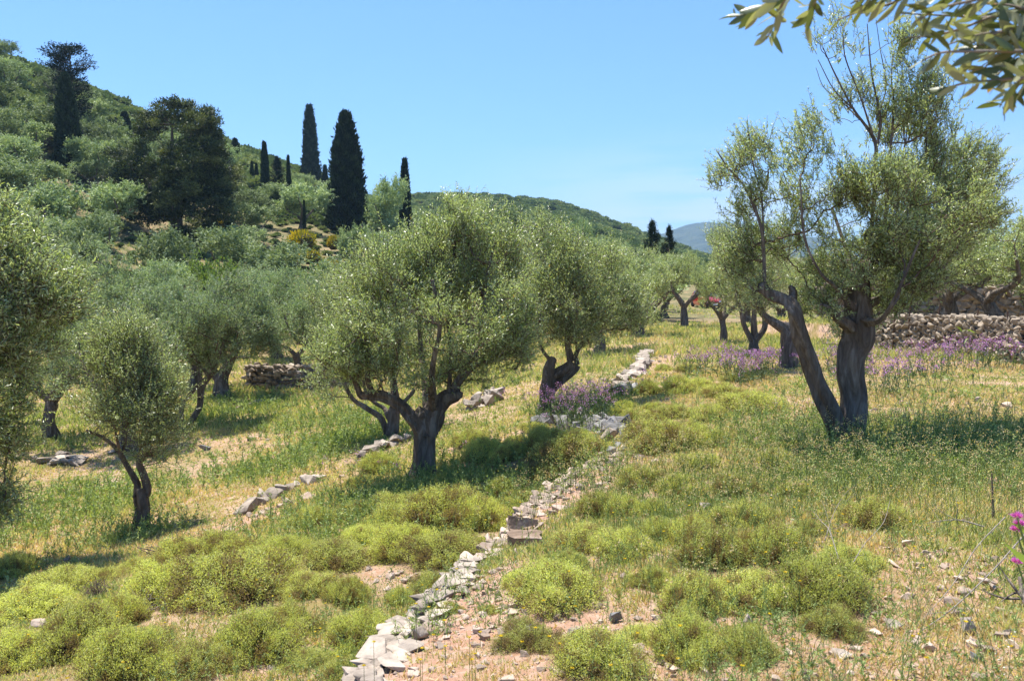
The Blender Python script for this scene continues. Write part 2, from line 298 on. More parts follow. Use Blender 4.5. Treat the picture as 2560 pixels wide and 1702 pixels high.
def spline(P, R, n=8):
    P = np.asarray(P, float); R = np.asarray(R, float); K = len(P)
    if K < 3: t = np.linspace(0, 1, n * (K - 1) + 1)[:, None]; return P[0] + (P[-1] - P[0]) * t, R[0] + (R[-1] - R[0]) * t[:, 0]
    Q = np.vstack([2 * P[0] - P[1], P, 2 * P[-1] - P[-2]]); o = []; ro = []
    for i in range(K - 1):
        for u in np.linspace(0, 1, n, endpoint=False):
            p0, p1, p2, p3 = Q[i:i + 4]; o.append(.5 * (2 * p1 + (p2 - p0) * u + (2 * p0 - 5 * p1 + 4 * p2 - p3) * u * u + (3 * p1 - p0 - 3 * p2 + p3) * u ** 3)); ro.append(R[i] * (1 - u) + R[i + 1] * u)
    o.append(P[-1]); ro.append(R[-1]); return np.array(o), np.array(ro)
def rocks_templates():
    out = []
    for k in range(14):
        bm = bmesh.new(); n = 10 if k < 10 else 14
        for _ in range(n):
            p = np.array([random.uniform(-1, 1) for _ in range(3)]); m = np.abs(p).max(); p = p / m * random.uniform(.85, 1)
            bm.verts.new(Vector(p * np.array([1, .8, .7])))
        bmesh.ops.convex_hull(bm, input=bm.verts)
        for v in [v for v in bm.verts if not v.link_faces]: bm.verts.remove(v)
        bmesh.ops.bevel(bm, geom=list(bm.edges), offset=.045, segments=1, affect='EDGES', profile=.6)
        bmesh.ops.triangulate(bm, faces=bm.faces[:]); bm.verts.index_update()
        v = np.array([x.co[:] for x in bm.verts]); f = np.array([[q.index for q in fc.verts] for fc in bm.faces]); bm.free()
        v = v / np.abs(v).max(0); out.append((v, f))
    return out
ROCKS = rocks_templates()
def rot_rand(n, r=rng, flat=False):
    a = r.uniform(0, 2 * np.pi, n); c, s = np.cos(a), np.sin(a); Z = np.zeros(n); O = np.ones(n)
    Rz = np.stack([np.stack([c, -s, Z], -1), np.stack([s, c, Z], -1), np.stack([Z, Z, O], -1)], 1)
    t = r.normal(0, .25 if flat else 1.2, n); c, s = np.cos(t), np.sin(t)
    Rx = np.stack([np.stack([O, Z, Z], -1), np.stack([Z, c, -s], -1), np.stack([Z, s, c], -1)], 1)
    return Rz @ Rx
def rocks(g, pos, size, mi=0, tint=None, flat=False, r=rng, asp=None, rz=None):
    pos = np.asarray(pos, float).reshape(-1, 3); n = len(pos); size = np.asarray(size, float)
    if size.ndim == 0: size = np.full(n, size)
    sc = size[:, None] * (np.array([1, .8, .55]) if asp is None else np.asarray(asp)) * r.uniform(.75, 1.25, (n, 3)) if size.ndim == 1 else size
    R = rot_rand(n, r, flat); k = r.integers(0, len(ROCKS), n); ti = r.uniform(0, 1, n) if tint is None else np.broadcast_to(tint, (n,))
    if rz is not None:
        c, s = np.cos(rz), np.sin(rz); Z = np.zeros(n); O = np.ones(n); R = np.stack([np.stack([c, -s, Z], -1), np.stack([s, c, Z], -1), np.stack([Z, Z, O], -1)], 1)
        R = R @ np.array([[[1, 0, 0], [0, math.cos(a), -math.sin(a)], [0, math.sin(a), math.cos(a)]] for a in r.normal(0, .12, n)])
    for q in range(len(ROCKS)):
        m = np.where(k == q)[0]
        if len(m) == 0: continue
        V, F = ROCKS[q]; v = np.einsum('nij,nvj->nvi', R[m], V[None] * sc[m][:, None]) + pos[m][:, None]
        f = F[None] + (np.arange(len(m)) * len(V))[:, None, None]
        g.add(v.reshape(-1, 3), f.reshape(-1, 3), mi, np.repeat(ti[m], len(F)))

# ------------------------------------------------------------------ ground, hills
BARE = []      # (x, y, rx, ry, angle, strength)
for U, V, ru, rd, st in [(1480, 1180, .55, 1.9, 1), (1545, 1150, .5, 1.2, 1), (1180, 1560, .9, .75, 1.0), (1420, 1640, 1.1, .5, .8), (1000, 1680, .5, .4, .9), (2400, 1640, 1.0, .55, .8), (2520, 1520, .6, .5, .5),
                         (700, 1650, .5, .35, .75), (620, 1300, .45, 1.3, .9), (520, 1360, .4, .7, .8), (1660, 900, .5, 2.2, .8), (1610, 860, .5, 2.4, .7), (970, 1440, .5, .3, .7), (560, 1110, 1.0, .9, .5), (1950, 1660, .9, .35, .45),
                         (1800, 800, 9, 9, .9), (1650, 793, 4, 5, .8), (1600, 1450, .5, .3, .5), (1410, 1235, .35, 1.0, 1), (1470, 1200, .5, 1.2, 1), (1540, 1150, .5, 1.3, 1), (1350, 1290, .3, .8, 1), (1130, 1490, .5, .6, 1), (2150, 1500, .8, .5, .6), (2300, 1400, .9, .6, .6), (1500, 1560, .5, .3, .8), (1240, 1440, .3, .6, .9)]:
    p = hit(U, V); BARE.append((p[0], p[1], ru, rd, st))
def bare(x, y):
    b = 0 * x
    for px, py, ru, rd, st in BARE:
        # long axis lies along the line from the camera turned a little to the right, like the terrace edge
        dx, dy = x - px, y - py; ca, sa = math.cos(-.45), math.sin(-.45); u = dx * ca + dy * sa; v = -dx * sa + dy * ca
        b = np.maximum(b, st * np.clip(1.6 * (1 - np.sqrt((u / ru) ** 2 + (v / rd) ** 2) * .8) + .35 * vnoise(x, y, 6, 9), 0, 1))
    return np.clip(b, 0, 1)
def build_ground():
    rs = np.concatenate([np.exp(np.linspace(math.log(.5), math.log(60), 430)), np.exp(np.linspace(math.log(61), math.log(9000), 170))])
    an = np.radians(np.concatenate([np.linspace(-180, -46, 50, endpoint=False), np.linspace(-46, 46, 620, endpoint=False), np.linspace(46, 180, 50, endpoint=False)]))
    A, R = np.meshgrid(an, rs); x = R * np.sin(A); y = R * np.cos(A); z = H(x, y)
    nR, nA = x.shape; v = np.stack([x, y, z], -1).reshape(-1, 3); v = np.vstack([v, [0, 0, float(H(0., 0.1))]])
    idx = np.arange(nR * nA).reshape(nR, nA); a, b = idx[:-1], idx[1:]
    f = np.stack([a, np.roll(a, -1, 1), np.roll(b, -1, 1), b], -1).reshape(-1, 4)[:, ::-1]
    g = Geo(); g.add(v, f, 0, .5, True)
    g.add(v[[]], np.zeros((0, 3)))
    g.f.append(np.stack([np.full(nA, len(v) - 1), np.roll(idx[0], -1), idx[0]], -1)[:, ::-1].ravel()); g.k.append(np.full(nA, 3)); g.m.append(np.zeros(nA)); g.t.append(np.zeros(nA, np.float32)); g.sm.append(np.full(nA, True))
    me = g.mesh('ground', [M['soil']])
    vx, vy = v[:, 0], v[:, 1]; r = np.hypot(vx, vy)
    for nm, val in (('bare', bare(vx, vy) * (r < 80)), ('far', np.clip((r - 30) / 25, 0, 1))):
        at_ = me.attributes.new(nm, 'FLOAT', 'POINT'); at_.data.foreach_set('value', val.astype(np.float32))
    tag(obj('ground', me), kind='structure')
build_ground()
def build_mountain():
    g = Geo(); n = 160; xs = np.linspace(-600, 2600, n); ys = np.linspace(0, 1400, 40)
    X, Y = np.meshgrid(xs, ys)
    U = 1280 + FPX * X / 2500
    prof = np.interp(U, [800, 1500, 1640, 1690, 1760, 1860, 2000, 2200, 2600, 3000, 3400], [760, 720, 600, 575, 558, 562, 590, 610, 620, 620, 640])
    hgt = np.array([slope(V) * 2500 for V in prof.ravel()]).reshape(prof.shape) + 30
    fall = np.sin(np.clip(Y / 700, 0, 2) * np.pi / 2)
    Z = -30 + hgt * fall * (1 + .05 * vnoise(X, Y, .012, 5)) + 14 * vnoise(X, Y, .03, 6) * fall
    v = np.stack([X, 1900 + Y, Z + EYE], -1).reshape(-1, 3); idx = np.arange(len(v)).reshape(X.shape); a, b = idx[:-1], idx[1:]
    g.add(v, np.stack([a[:, :-1], a[:, 1:], b[:, 1:], b[:, :-1]], -1).reshape(-1, 4), 0, .5, True)
    tag(obj('mountain', g.mesh('mountain', [noisy('mountain_scrub', [(.35, (.018, .028, .014)), (.55, (.04, .055, .026)), (.72, (.10, .095, .07))], scale=.02, detail=10, bump=1, bscale=.03, bdist=20)])), kind='structure')
build_mountain()

# ------------------------------------------------------------------ trees
def lobes_sample(lobes, n, r, cull=True, keep=1.5):
    if cull: n = int(n * keep)
    w_ = np.array([l[6] * (l[3] * l[4] * l[5]) ** .8 for l in lobes]); k = r.choice(len(lobes), n, p=w_ / w_.sum())
    C = np.array([l[:3] for l in lobes])[k]; R = np.array([l[3:6] for l in lobes])[k]
    P = C + rdir(n, r) * R * (r.uniform(.05, 1, (n, 1)) ** .5)
    if cull:                                                # foliage masses with gaps between them
        q = 0; sc_ = 1.0 if cull is True else cull
        for _ in range(5):
            dv = norm(r.normal(size=3)) * r.uniform(2.6, 5.2) * sc_; q = q + np.sin(P @ dv + r.uniform(0, 6.28))
        ok = np.zeros(n, bool)
        for j in range(len(lobes)):                         # thin every mass by the same share so the outline stays
            ii = np.where(k == j)[0]; ok[ii[np.argsort(-q[ii])[:int(math.ceil(len(ii) / keep))]]] = True
        P = P[ok]; P = P[r.permutation(len(P))]
    return P
def grow(g, skel, clumps, r, rbase=.004, mi=0, ns=4):
    nodes = [np.array(s) for s in skel]; M0 = len(nodes)
    A = np.zeros((M0 + len(clumps), 3)); A[:M0] = nodes; cnt = M0
    d0 = np.linalg.norm(clumps[:, None] - A[None, :M0], axis=2).min(1); order = np.argsort(d0)
    par = {}; pos = {}
    for i in order:
        p = clumps[i]; q = A[:cnt]; dd = np.linalg.norm(q - p, axis=1) + 1.0 * np.maximum(0, q[:, 2] - p[2] + .1)
        j = int(np.argmin(dd)); A[cnt] = p; par[cnt] = j; cnt += 1
    wgt = np.ones(cnt)
    for c in range(cnt - 1, M0 - 1, -1): wgt[par[c]] += wgt[c]
    P = []; R = []
    for c in range(M0, cnt):
        a = A[par[c]]; b = A[c]; d = b - a; m = a + d * np.array([.65, .65, .35]); t = np.linspace(0, 1, 6)[:, None]
        P.append(a * (1 - t) ** 2 + 2 * m * t * (1 - t) + b * t * t + r.normal(0, .012, (6, 3)) * np.sin(t * np.pi))
        w0 = wgt[par[c]] if par[c] >= M0 else wgt[c] + 1
        R.append(np.linspace(min(rbase * wgt[c] ** .5 * 1.25, rbase * w0 ** .5), rbase * wgt[c] ** .5, 6))
    tubes(g, np.array(P), np.array(R), ns, mi, .5)
def crown(g, clumps, r, sprigs=14, nl=16, L=.055, W=.013, spread=.16, slen=.3, up=.8, tw=True, mi=0, mt=1, centre=None, sparse=None):
    n = len(clumps); ct = r.uniform(0, 1, n)
    k = np.repeat(np.arange(n), sprigs)
    if sparse is not None: k = k[r.uniform(0, 1, len(k)) < np.repeat(sparse, sprigs)]
    m = len(k); base = clumps[k] + r.normal(0, spread * .55, (m, 3))
    out = norm(clumps - (clumps.mean(0) if centre is None else centre))[k]
    d = norm(np.array([0, 0, up]) + .45 * out + r.normal(0, .42, (m, 3))); ln = slen * r.uniform(.5, 1.25, m)
    bend = r.normal(0, .12, (m, 3)); t = np.linspace(.08, 1, nl)
    q = base[:, None] + d[:, None] * (ln[:, None] * t)[..., None] + bend[:, None] * (ln[:, None] * t ** 2)[..., None]
    side = norm(np.cross(np.repeat(d[:, None], nl, 1), r.normal(size=(m, nl, 3))))
    ld = norm(side * .85 + d[:, None] * .65)
    size = r.uniform(.65, 1.2, (m, nl)) * (1 - .25 * t)
    ti = np.clip(.14 + .55 * ct[k][:, None] + r.normal(0, .15, (m, nl)) + .14 * t[None], 0, .97); ti = np.where(r.uniform(0, 1, ti.shape) < .006, 1, ti)
    leaves(g, q.reshape(-1, 3), ld.reshape(-1, 3), (L * size).ravel(), (W * size).ravel(), ti.ravel(), mi, r=r, up=np.array([0, 0, .8]))
    if tw:
        T = np.stack([base, base + d * ln[:, None] * .5 + bend * ln[:, None] * .25, base + d * ln[:, None] + bend * ln[:, None]], 1)
        tubes(g, T, np.broadcast_to(np.array([.0032, .0025, .0012]) * (L / .055) ** .6, (m, 3)), 3, mt, .5, cap=False)
def hero(name, label, U, V, d0, limbs, lobes, ncl, seed, cat='tree', group=None, mats=('olive', 'twig'), sprigs=14, nl=16, L=.055, W=.013, spread=.16, slen=.3, root=True, dens=None, twr=.004, base=None, keep=1.7, up=.8):
    r = np.random.default_rng(seed)
    B = np.array(hit(U, V)) if base is None else np.array(base, float)
    if d0 is None: d0 = B[1]
    B = at(U, V, d0) if base is None else B; B[2] = float(H(B[0], B[1]))
    e = obj(name, None, loc=B); tag(e, label, cat, group)
    gt = Geo(); skel = []
    for li, lb in enumerate(limbs):
        P = np.array([at(u, v, d0 + dd) - B for (u, v, dd, rp) in lb]); R = np.array([(rp if rp > 9.5 else rp * (.62 if seed == 12 else .85)) * (d0 + dd) / FPX for (u, v, dd, rp) in lb])
        if li == 0: P = np.vstack([[P[0, 0], P[0, 1], -.25], P]); R = np.concatenate([[R[0] * 1.5], R])
        if li == 0: R[1] *= 1.15
        P2, R2 = spline(P, R, (5 if seed == 12 else 8) if R.max() > .05 else 5)
        rj = np.random.default_rng(seed + li); wob = rj.normal(0, 1, (len(P2), 3)); ker = np.hanning(min(15, len(P2) | 1)); wob = np.stack([np.convolve(wob[:, a], ker, 'same') for a in range(3)], 1) / 2; wob[0] = wob[-1] = 0; P2 += wob * R2[:, None] * (.16 if seed == 12 else .09)
        tubes(gt, P2, R2, 22 if R.max() > .06 else 8, 0, .5, gnarl=.27 if R.max() > .03 else .05, seed=seed + li)
        skel += [p for p, q in zip(P2[::4], R2[::4]) if q < .11 and p[2] > .5]
    lb = []
    for (u, v, dd, ru, rv, rd, wt) in lobes:
        c = at(u, v, d0 + dd) - B; k = (d0 + dd) / FPX; lb.append((c[0], c[1], c[2], ru * k, rd, rv * k, wt))
    cl = lobes_sample(lb, ncl, r, True, keep); cl[:, 2] = np.maximum(cl[:, 2], .5)
    grow(gt, skel, cl, r, twr, 1)
    gc = Geo(); crown(gc, cl, r, sprigs, nl, L, W, spread, slen, up=up, sparse=dens)
    obj('trunk', gt.mesh('trunk', [M['bark'], M[mats[1]]]), e)
    obj('crown', gc.mesh('crown', [M[mats[0]], M[mats[1]]]), e)
    return e
OA = [
 [(1060, 1190, 0, 30), (1060, 1150, 0, 25), (1063, 1090, 0, 25), (1066, 1055, 0, 27), (1072, 1035, 0, 26)],
 [(1058, 1085, 0, 22), (1035, 1050, -.05, 17), (1000, 1015, -.1, 15), (960, 990, -.15, 14), (925, 985, -.2, 13), (900, 985, -.2, 9), (880, 930, -.25, 6), (860, 918, -.3, 5)],
 [(930, 985, -.2, 9), (918, 940, -.2, 7), (922, 880, -.15, 5), (900, 800, -.1, 3), (880, 700, 0, 2)],
 [(985, 1003, -.1, 7), (985, 920, 0, 5), (1000, 860, 0, 4.5), (992, 780, 0, 4), (975, 650, 0, 3)],
 [(1070, 1090, 0, 26), (1085, 1030, 0, 22), (1105, 1003, 0, 18), (1138, 985, -.05, 15), (1143, 983, -.05, 11)],
 [(1130, 985, 0, 11), (1150, 945, .05, 11), (1190, 910, .1, 9), (1235, 898, .15, 7), (1290, 870, .2, 5), (1330, 800, .2, 3)],
 [(1122, 985, 0, 8), (1127, 900, 0, 6), (1122, 820, 0, 5.5), (1130, 700, 0, 4.5), (1140, 560, 0, 3)],
 [(1008, 1008, -.1, 6), (1030, 982, -.1, 6), (1035, 972, -.1, 5)],
 [(1072, 1050, 0, 16), (1062, 960, .7, 9), (1050, 850, 1.1, 6), (1040, 700, 1.2, 4)],
 [(1085, 1030, 0, 12), (1080, 930, -.7, 8), (1100, 820, -1.0, 5), (1080, 700, -1.0, 4)],
 [(1190, 910, .1, 6), (1210, 820, .1, 4.5), (1215, 700, 0, 4), (1240, 600, 0, 3)],
]
LA = [(865, 890, -.2, 90, 75, .8, 1.2), (950, 900, 0, 90, 60, .9, 1), (1080, 920, 0, 110, 55, .9, .8), (1020, 790, 0, 150, 110, 1.4, 1), (1180, 800, 0, 150, 120, 1.4, 1), (1140, 660, 0, 150, 110, 1.2, 1), (975, 690, 0, 95, 100, 1.0, .8),
      (1070, 595, 0, 75, 45, .8, .8), (1165, 550, .2, 80, 55, .7, 1), (1250, 880, .1, 80, 75, .8, 1), (1275, 720, 0, 80, 120, 1.0, .9), (885, 750, 0, 45, 90, .5, .35), (1030, 640, 0, 70, 60, .6, .8), (1150, 960, 0, 90, 30, .6, .5), (1110, 505, .1, 40, 30, .4, .5)]
hero('olive_tree', 'large bushy olive tree in the middle of the terrace with a thick forked trunk', 1060, 1190, None, OA, LA, 520, 11, L=.058, W=.016, spread=.13)
OB = [
 [(2118, 1110, 0, 44), (2122, 1060, 0, 33), (2124, 1000, 0, 30), (2126, 953, 0, 31), (2130, 880, 0, 33), (2134, 830, 0, 34), (2139, 775, 0, 28), (2141, 733, 0, 24), (2150, 692, 0, 20), (2180, 660, 0, 20), (2215, 645, -.05, 17), (2255, 655, -.1, 14)],
 [(2105, 1110, -.05, 30), (2085, 1075, -.05, 22), (2060, 1010, -.1, 20), (2035, 940, -.1, 18), (2003, 850, -.1, 19), (1983, 775, -.1, 18), (1962, 752, -.1, 13), (1925, 735, -.12, 12), (1900, 715, -.15, 11)],
 [(1983, 775, -.1, 12), (1985, 735, 0, 10), (1975, 715, 0, 8)],
 [(1912, 724, -.12, 8), (1909, 640, -.1, 7), (1900, 560, -.1, 6), (1862, 470, 0, 4), (1820, 420, 0, 3), (1790, 375, 0, 2)],
 [(1908, 620, -.1, 5), (1905, 500, 0, 4), (1880, 400, 0, 3), (1868, 300, 0, 1.5)],
 [(2195, 652, 0, 14), (2180, 615, 0, 13), (2163, 590, 0, 9), (2180, 568, 0, 9), (2232, 560, 0, 8)],
 [(2178, 580, 0, 8), (2184, 500, 0, 8), (2187, 420, 0, 8), (2186, 350, 0, 7), (2132, 270, 0, 4), (2090, 190, 0, 3), (2058, 120, 0, 1.5)],
 [(2186, 400, 0, 6), (2200, 300, .05, 5), (2180, 190, .05, 3.5), (2168, 60, .1, 1.5)],
 [(2186, 350, 0, 4.5), (2150, 240, -.1, 3), (2115, 150, -.1, 2.5), (2108, 90, -.1, 1.5)],
 [(2135, 275, 0, 3), (2085, 225, -.1, 2.2), (2045, 150, -.1, 1.4)],
 [(2150, 300, 0, 3), (2110, 260, .2, 2.2), (2060, 220, .2, 1.4), (2040, 170, .2, 1)],
 [(2190, 300, 0, 3), (2215, 220, .1, 2.4), (2200, 120, .1, 1.4), (2190, 50, .1, 1)],
 [(2212, 560, .1, 8), (2222, 420, .1, 6.5), (2234, 270, .1, 4), (2228, 190, .1, 2), (2240, 110, .1, .8)],
 [(2240, 560, .2, 7), (2252, 420, .2, 4), (2268, 320, .2, 2), (2262, 230, .2, .8)],
 [(2145, 770, 0, 13), (2220, 735, .3, 10), (2320, 700, .5, 8), (2400, 610, .6, 6), (2430, 500, .6, 4)],
 [(2134, 770, -.1, 11), (2092, 716, -.3, 9), (2050, 680, -.4, 6), (2010, 590, -.4, 4.5), (2000, 450, -.4, 3)],
 [(2130, 820, -.1, 16), (2100, 800, -.2, 12), (2075, 770, -.3, 6), (2050, 760, -.3, 4)],
 [(2150, 800, 0, 14), (2200, 800, -.5, 9), (2240, 740, -.8, 6), (2300, 600, -.9, 4)],
 [(2145, 740, .1, 12), (2120, 640, .7, 8), (2080, 520, 1.0, 5)],
]
LB = [(1872, 365, 0, 60, 60, .5, .7), (1850, 440, 0, 65, 60, .5, .7), (1890, 530, 0, 65, 60, .6, .6), (1905, 620, 0, 80, 55, .6, .9), (1850, 660, 0, 60, 45, .5, .7), (1880, 700, 0, 60, 35, .5, .7),
      (2024, 310, 0, 45, 60, .4, .6), (2030, 400, 0, 65, 55, .6, .6), (2060, 500, 0, 90, 60, .9, .8), (2020, 600, 0, 80, 60, .8, .7), (2070, 680, 0, 110, 60, .9, 1), (2050, 775, -.1, 60, 50, .6, 1),
      (2160, 480, 0, 100, 70, .9, 1), (2180, 600, 0, 110, 60, 1.0, 1), (2290, 360, .2, 80, 100, .7, 1.2), (2275, 240, .1, 60, 80, .5, 1.2), (2240, 120, .1, 55, 50, .4, .8), (2290, 500, .2, 110, 80, 1.0, 1.2),
      (2390, 400, .3, 80, 65, .8, 1.3), (2440, 480, .4, 70, 70, .8, 1.3), (2420, 590, .4, 100, 60, .9, 1.3), (2320, 620, .2, 110, 60, 1.0, 1.2), (2270, 710, 0, 110, 60, .9, 1.2), (2220, 780, 0, 50, 50, .5, 1), (2490, 560, .4, 40, 40, .5, .8),
      (2420, 520, -.9, 80, 60, .6, .5), (2330, 640, -.8, 80, 50, .6, .5), (2100, 110, 0, 60, 50, .3, .6), (2140, 250, 0, 70, 90, .4, .5), (2230, 330, .1, 60, 70, .4, .8), (2110, 850, -.1, 30, 30, .3, .5)]
hero('olive_tree', 'tall open olive tree at the right with two leaning trunks and bare top shoots', 2118, 1110, None, OB, LB, 640, 12, L=.054, W=.0135, spread=.10, slen=.22, sprigs=12, nl=14, twr=.003, keep=2.0)
OC = [
 [(354, 1320, 0, 19), (356, 1280, 0, 16), (356, 1250, 0, 16), (352, 1225, 0, 15)],
 [(346, 1240, 0, 11), (342, 1210, 0, 9.5), (321, 1172, 0, 8), (304, 1137, 0, 8), (287, 1114, 0, 6), (253, 1091, 0, 4.5), (215, 1075, -.1, 3)],
 [(362, 1240, 0, 11), (366, 1215, 0, 10), (357, 1185, 0, 9.5), (346, 1154, 0, 8.5), (353, 1110, 0, 5.5), (356, 1045, 0, 4), (330, 900, 0, 3)],
 [(304, 1137, 0, 5), (316, 1080, .1, 4), (310, 980, .1, 3), (290, 880, .1, 2.5)],
 [(300, 1130, 0, 5), (285, 1060, -.3, 3), (270, 1000, -.3, 2)], [(350, 1120, 0, 5), (400, 1060, .2, 4), (430, 980, .2, 2)]]
LC = [(335, 1025, 0, 85, 55, .7, 1), (415, 985, 0, 38, 42, .4, 1), (255, 1035, 0, 50, 45, .5, .9), (395, 1100, 0, 50, 50, .5, .8), (295, 890, .2, 65, 80, .5, 1), (345, 850, .2, 55, 50, .4, 1), (330, 940, .1, 85, 50, .6, 1), (210, 1040, 0, 30, 30, .3, .3)]
hero('olive_tree', 'small round-crowned olive tree at the left with twisted split trunk', 354, 1320, None, OC, LC, 250, 13, L=.05, W=.013, sprigs=13, nl=14)
OD = [
 [(1363, 1028, 0, 18), (1366, 990, 0, 16), (1371, 950, 0, 15), (1374, 920, 0, 13), (1385, 895, 0, 9)],
 [(1376, 945, 0, 11), (1400, 928, 0, 12), (1424, 907, 0, 10), (1417, 853, 0, 7), (1420, 750, 0, 4)],
 [(1372, 985, 0, 12), (1392, 958, .1, 12), (1440, 918, .2, 9), (1442, 880, .2, 5), (1500, 780, .2, 3)],
 [(1375, 900, 0, 6), (1350, 860, 0, 5), (1340, 760, 0, 4), (1335, 600, 0, 3)]]
LD = [(1420, 730, 0, 100, 85, 1.2, 1), (1400, 650, 0, 85, 50, 1, 1), (1515, 760, .3, 85, 80, 1.1, 1), (1570, 790, .3, 60, 55, .8, 1), (1338, 610, 0, 55, 60, .6, 1), (1450, 820, 0, 120, 40, 1, 1), (1340, 720, 0, 60, 80, .9, 1), (1335, 830, 0, 45, 50, .6, .8), (1500, 680, .3, 70, 50, .8, 1)]
hero('olive_tree', 'olive tree with crooked dark trunk standing beside the purple flowers and rubble', 1363, 1028, None, OD, LD, 380, 14, L=.062, W=.017, sprigs=12, nl=13)
OE = [
 [(975, 1090, 0, 16), (980, 1058, 0, 13), (982, 1027, 0, 13), (985, 998, 0, 10), (980, 900, 0, 6)],
 [(970, 1085, 0, 10), (962, 1062, 0, 9), (945, 1038, 0, 8), (913, 1018, 0, 7), (879, 992, 0, 5), (850, 930, 0, 4)],
 [(975, 1045, 0, 9), (960, 1020, .2, 7), (936, 1005, .2, 6), (915, 980, .2, 5), (900, 900, .2, 4)]]
LE = [(860, 930, 0, 70, 50, .8, 1), (980, 870, 0, 100, 70, 1, 1), (890, 830, 0, 90, 80, 1, 1), (820, 970, 0, 40, 40, .5, .6), (840, 750, .4, 70, 70, .8, .8)]
hero('olive_tree', 'olive tree with black forked trunk right behind the large middle olive', 975, 1090, None, OE, LE, 200, 15, L=.06, W=.017, sprigs=12, nl=12)
OF = [
 [(478, 1058, 0, 9), (488, 1035, 0, 8), (500, 1012, 0, 7.5), (506, 965, 0, 8), (534, 925, 0, 6), (560, 850, 0, 4)],
 [(455, 1052, .2, 8), (457, 1010, .2, 6), (480, 980, .2, 6), (505, 955, .1, 6)],
 [(520, 940, 0, 5), (480, 880, .2, 5), (450, 800, .3, 4)]]
LF = [(480, 810, 0, 120, 70, 1.5, 1), (415, 775, 0, 80, 40, 1.2, 1), (560, 800, 0, 80, 60, 1.3, 1), (545, 890, 0, 65, 40, .9, 1), (440, 900, .5, 90, 50, 1, 1), (580, 740, .4, 60, 40, .9, 1)]
hero('olive_tree', 'dense grey olive tree on two thin crossing stems left of the low dry stone wall', 478, 1058, None, OF, LF, 330, 16, mats=('olive_grey', 'twig'), L=.08, W=.025, sprigs=12, nl=11, spread=.2)
OG = [[(557, 990, 0, 22), (553, 960, 0, 16), (560, 930, 0, 12), (600, 860, 0, 7), (640, 800, 0, 5)], [(555, 960, 0, 12), (520, 900, 0, 8), (540, 800, 0, 5)]]
LG = [(610, 770, 0, 90, 50, 1.4, 1), (670, 790, 0, 60, 65, 1.1, 1), (600, 850, 0, 90, 50, 1.3, 1), (690, 850, 0, 40, 40, .8, .8), (540, 790, .5, 70, 60, 1, 1), (630, 720, .6, 60, 30, .8, .9)]
hero('olive_tree', 'wide grey olive tree whose thick base stands in shade before the low stone wall', 557, 990, None, OG, LG, 300, 17, mats=('olive_grey', 'twig'), L=.09, W=.028, sprigs=12, nl=10, spread=.22)
OJ = [[(1967, 918, 0, 20), (1968, 870, 0, 18), (1971, 835, 0, 17), (1972, 812, 0, 12)], [(1970, 835, 0, 12), (1950, 815, 0, 10), (1912, 792, 0, 9), (1896, 762, 0, 9), (1885, 725, 0, 7), (1870, 650, 0, 4)]]
LJ = [(1880, 690, 0, 60, 50, .8, 1), (1850, 620, 0, 60, 60, .7, 1), (1900, 760, 0, 55, 30, .7, .8), (1940, 640, .3, 50, 70, .7, .7)]
hero('olive_tree', 'dark stub-trunked olive tree behind the leaning stem with one limb reaching left', 1967, 918, None, OJ, LJ, 110, 18, L=.06, W=.016, sprigs=11, nl=12)
OK = [[(1885, 885, 0, 12), (1884, 862, 0, 10), (1886, 840, 0, 9), (1884, 800, 0, 7), (1890, 740, 0, 4)], [(1880, 850, 0, 8), (1862, 815, 0, 6.5), (1852, 775, 0, 5), (1830, 700, 0, 3)], [(1888, 850, 0, 9), (1908, 825, 0, 7.5), (1912, 795, 0, 7), (1900, 760, 0, 5), (1920, 680, 0, 3)]]
LK = [(1870, 715, 0, 80, 45, 1, 1), (1820, 670, 0, 50, 55, .8, 1), (1900, 650, 0, 80, 60, 1, 1), (1830, 750, 0, 50, 35, .7, .8), (1800, 600, .3, 35, 40, .5, .8)]
hero('olive_tree', 'three-stemmed olive tree rising from the bright purple flowers at the right', 1885, 885, None, OK, LK, 160, 19, L=.075, W=.02, sprigs=11, nl=11)
# the near olive whose foliage hangs in from the left edge
ON = [[(-330, 1345, 0, 50), (-320, 1280, 0, 44), (-290, 1150, 0, 42), (-250, 1000, 0, 32), (-150, 850, 0, 18), (-40, 750, .1, 10), (60, 720, .2, 5)], [(-290, 1150, 0, 26), (-180, 1080, 0, 15), (-60, 1060, .1, 9), (20, 1080, .1, 5)],
      [(-250, 1000, 0, 20), (-200, 800, .2, 14), (-120, 700, .3, 9), (-20, 640, .3, 5)], [(-150, 850, 0, 10), (-40, 880, -.2, 7), (60, 900, -.2, 4)]]
LN = [(20, 640, 0, 40, 50, .6, 1.6), (80, 720, 0, 70, 45, .6, 1.6), (110, 770, 0, 60, 45, .5, 1.6), (20, 820, 0, 95, 60, .8, 1.1), (45, 890, 0, 60, 50, .6, 1.1), (-25, 990, 0, 55, 80, .7, 1.0), (-40, 1120, 0, 45, 70, .6, 1.0), (-45, 1250, 0, 45, 60, .5, 1.0), (0, 580, 0, 12, 50, .3, 1.5), (-200, 780, 0, 200, 130, 1.3, .5), (-250, 1000, 0, 180, 180, 1.3, .4)]
hero('olive_tree', 'close olive foliage hanging in from the left edge of the picture', -330, 1345, 9.6, ON, LN, 520, 20, L=.08, W=.02, sprigs=13, nl=14, spread=.13, slen=.36, twr=.003, keep=2.4, up=.55)

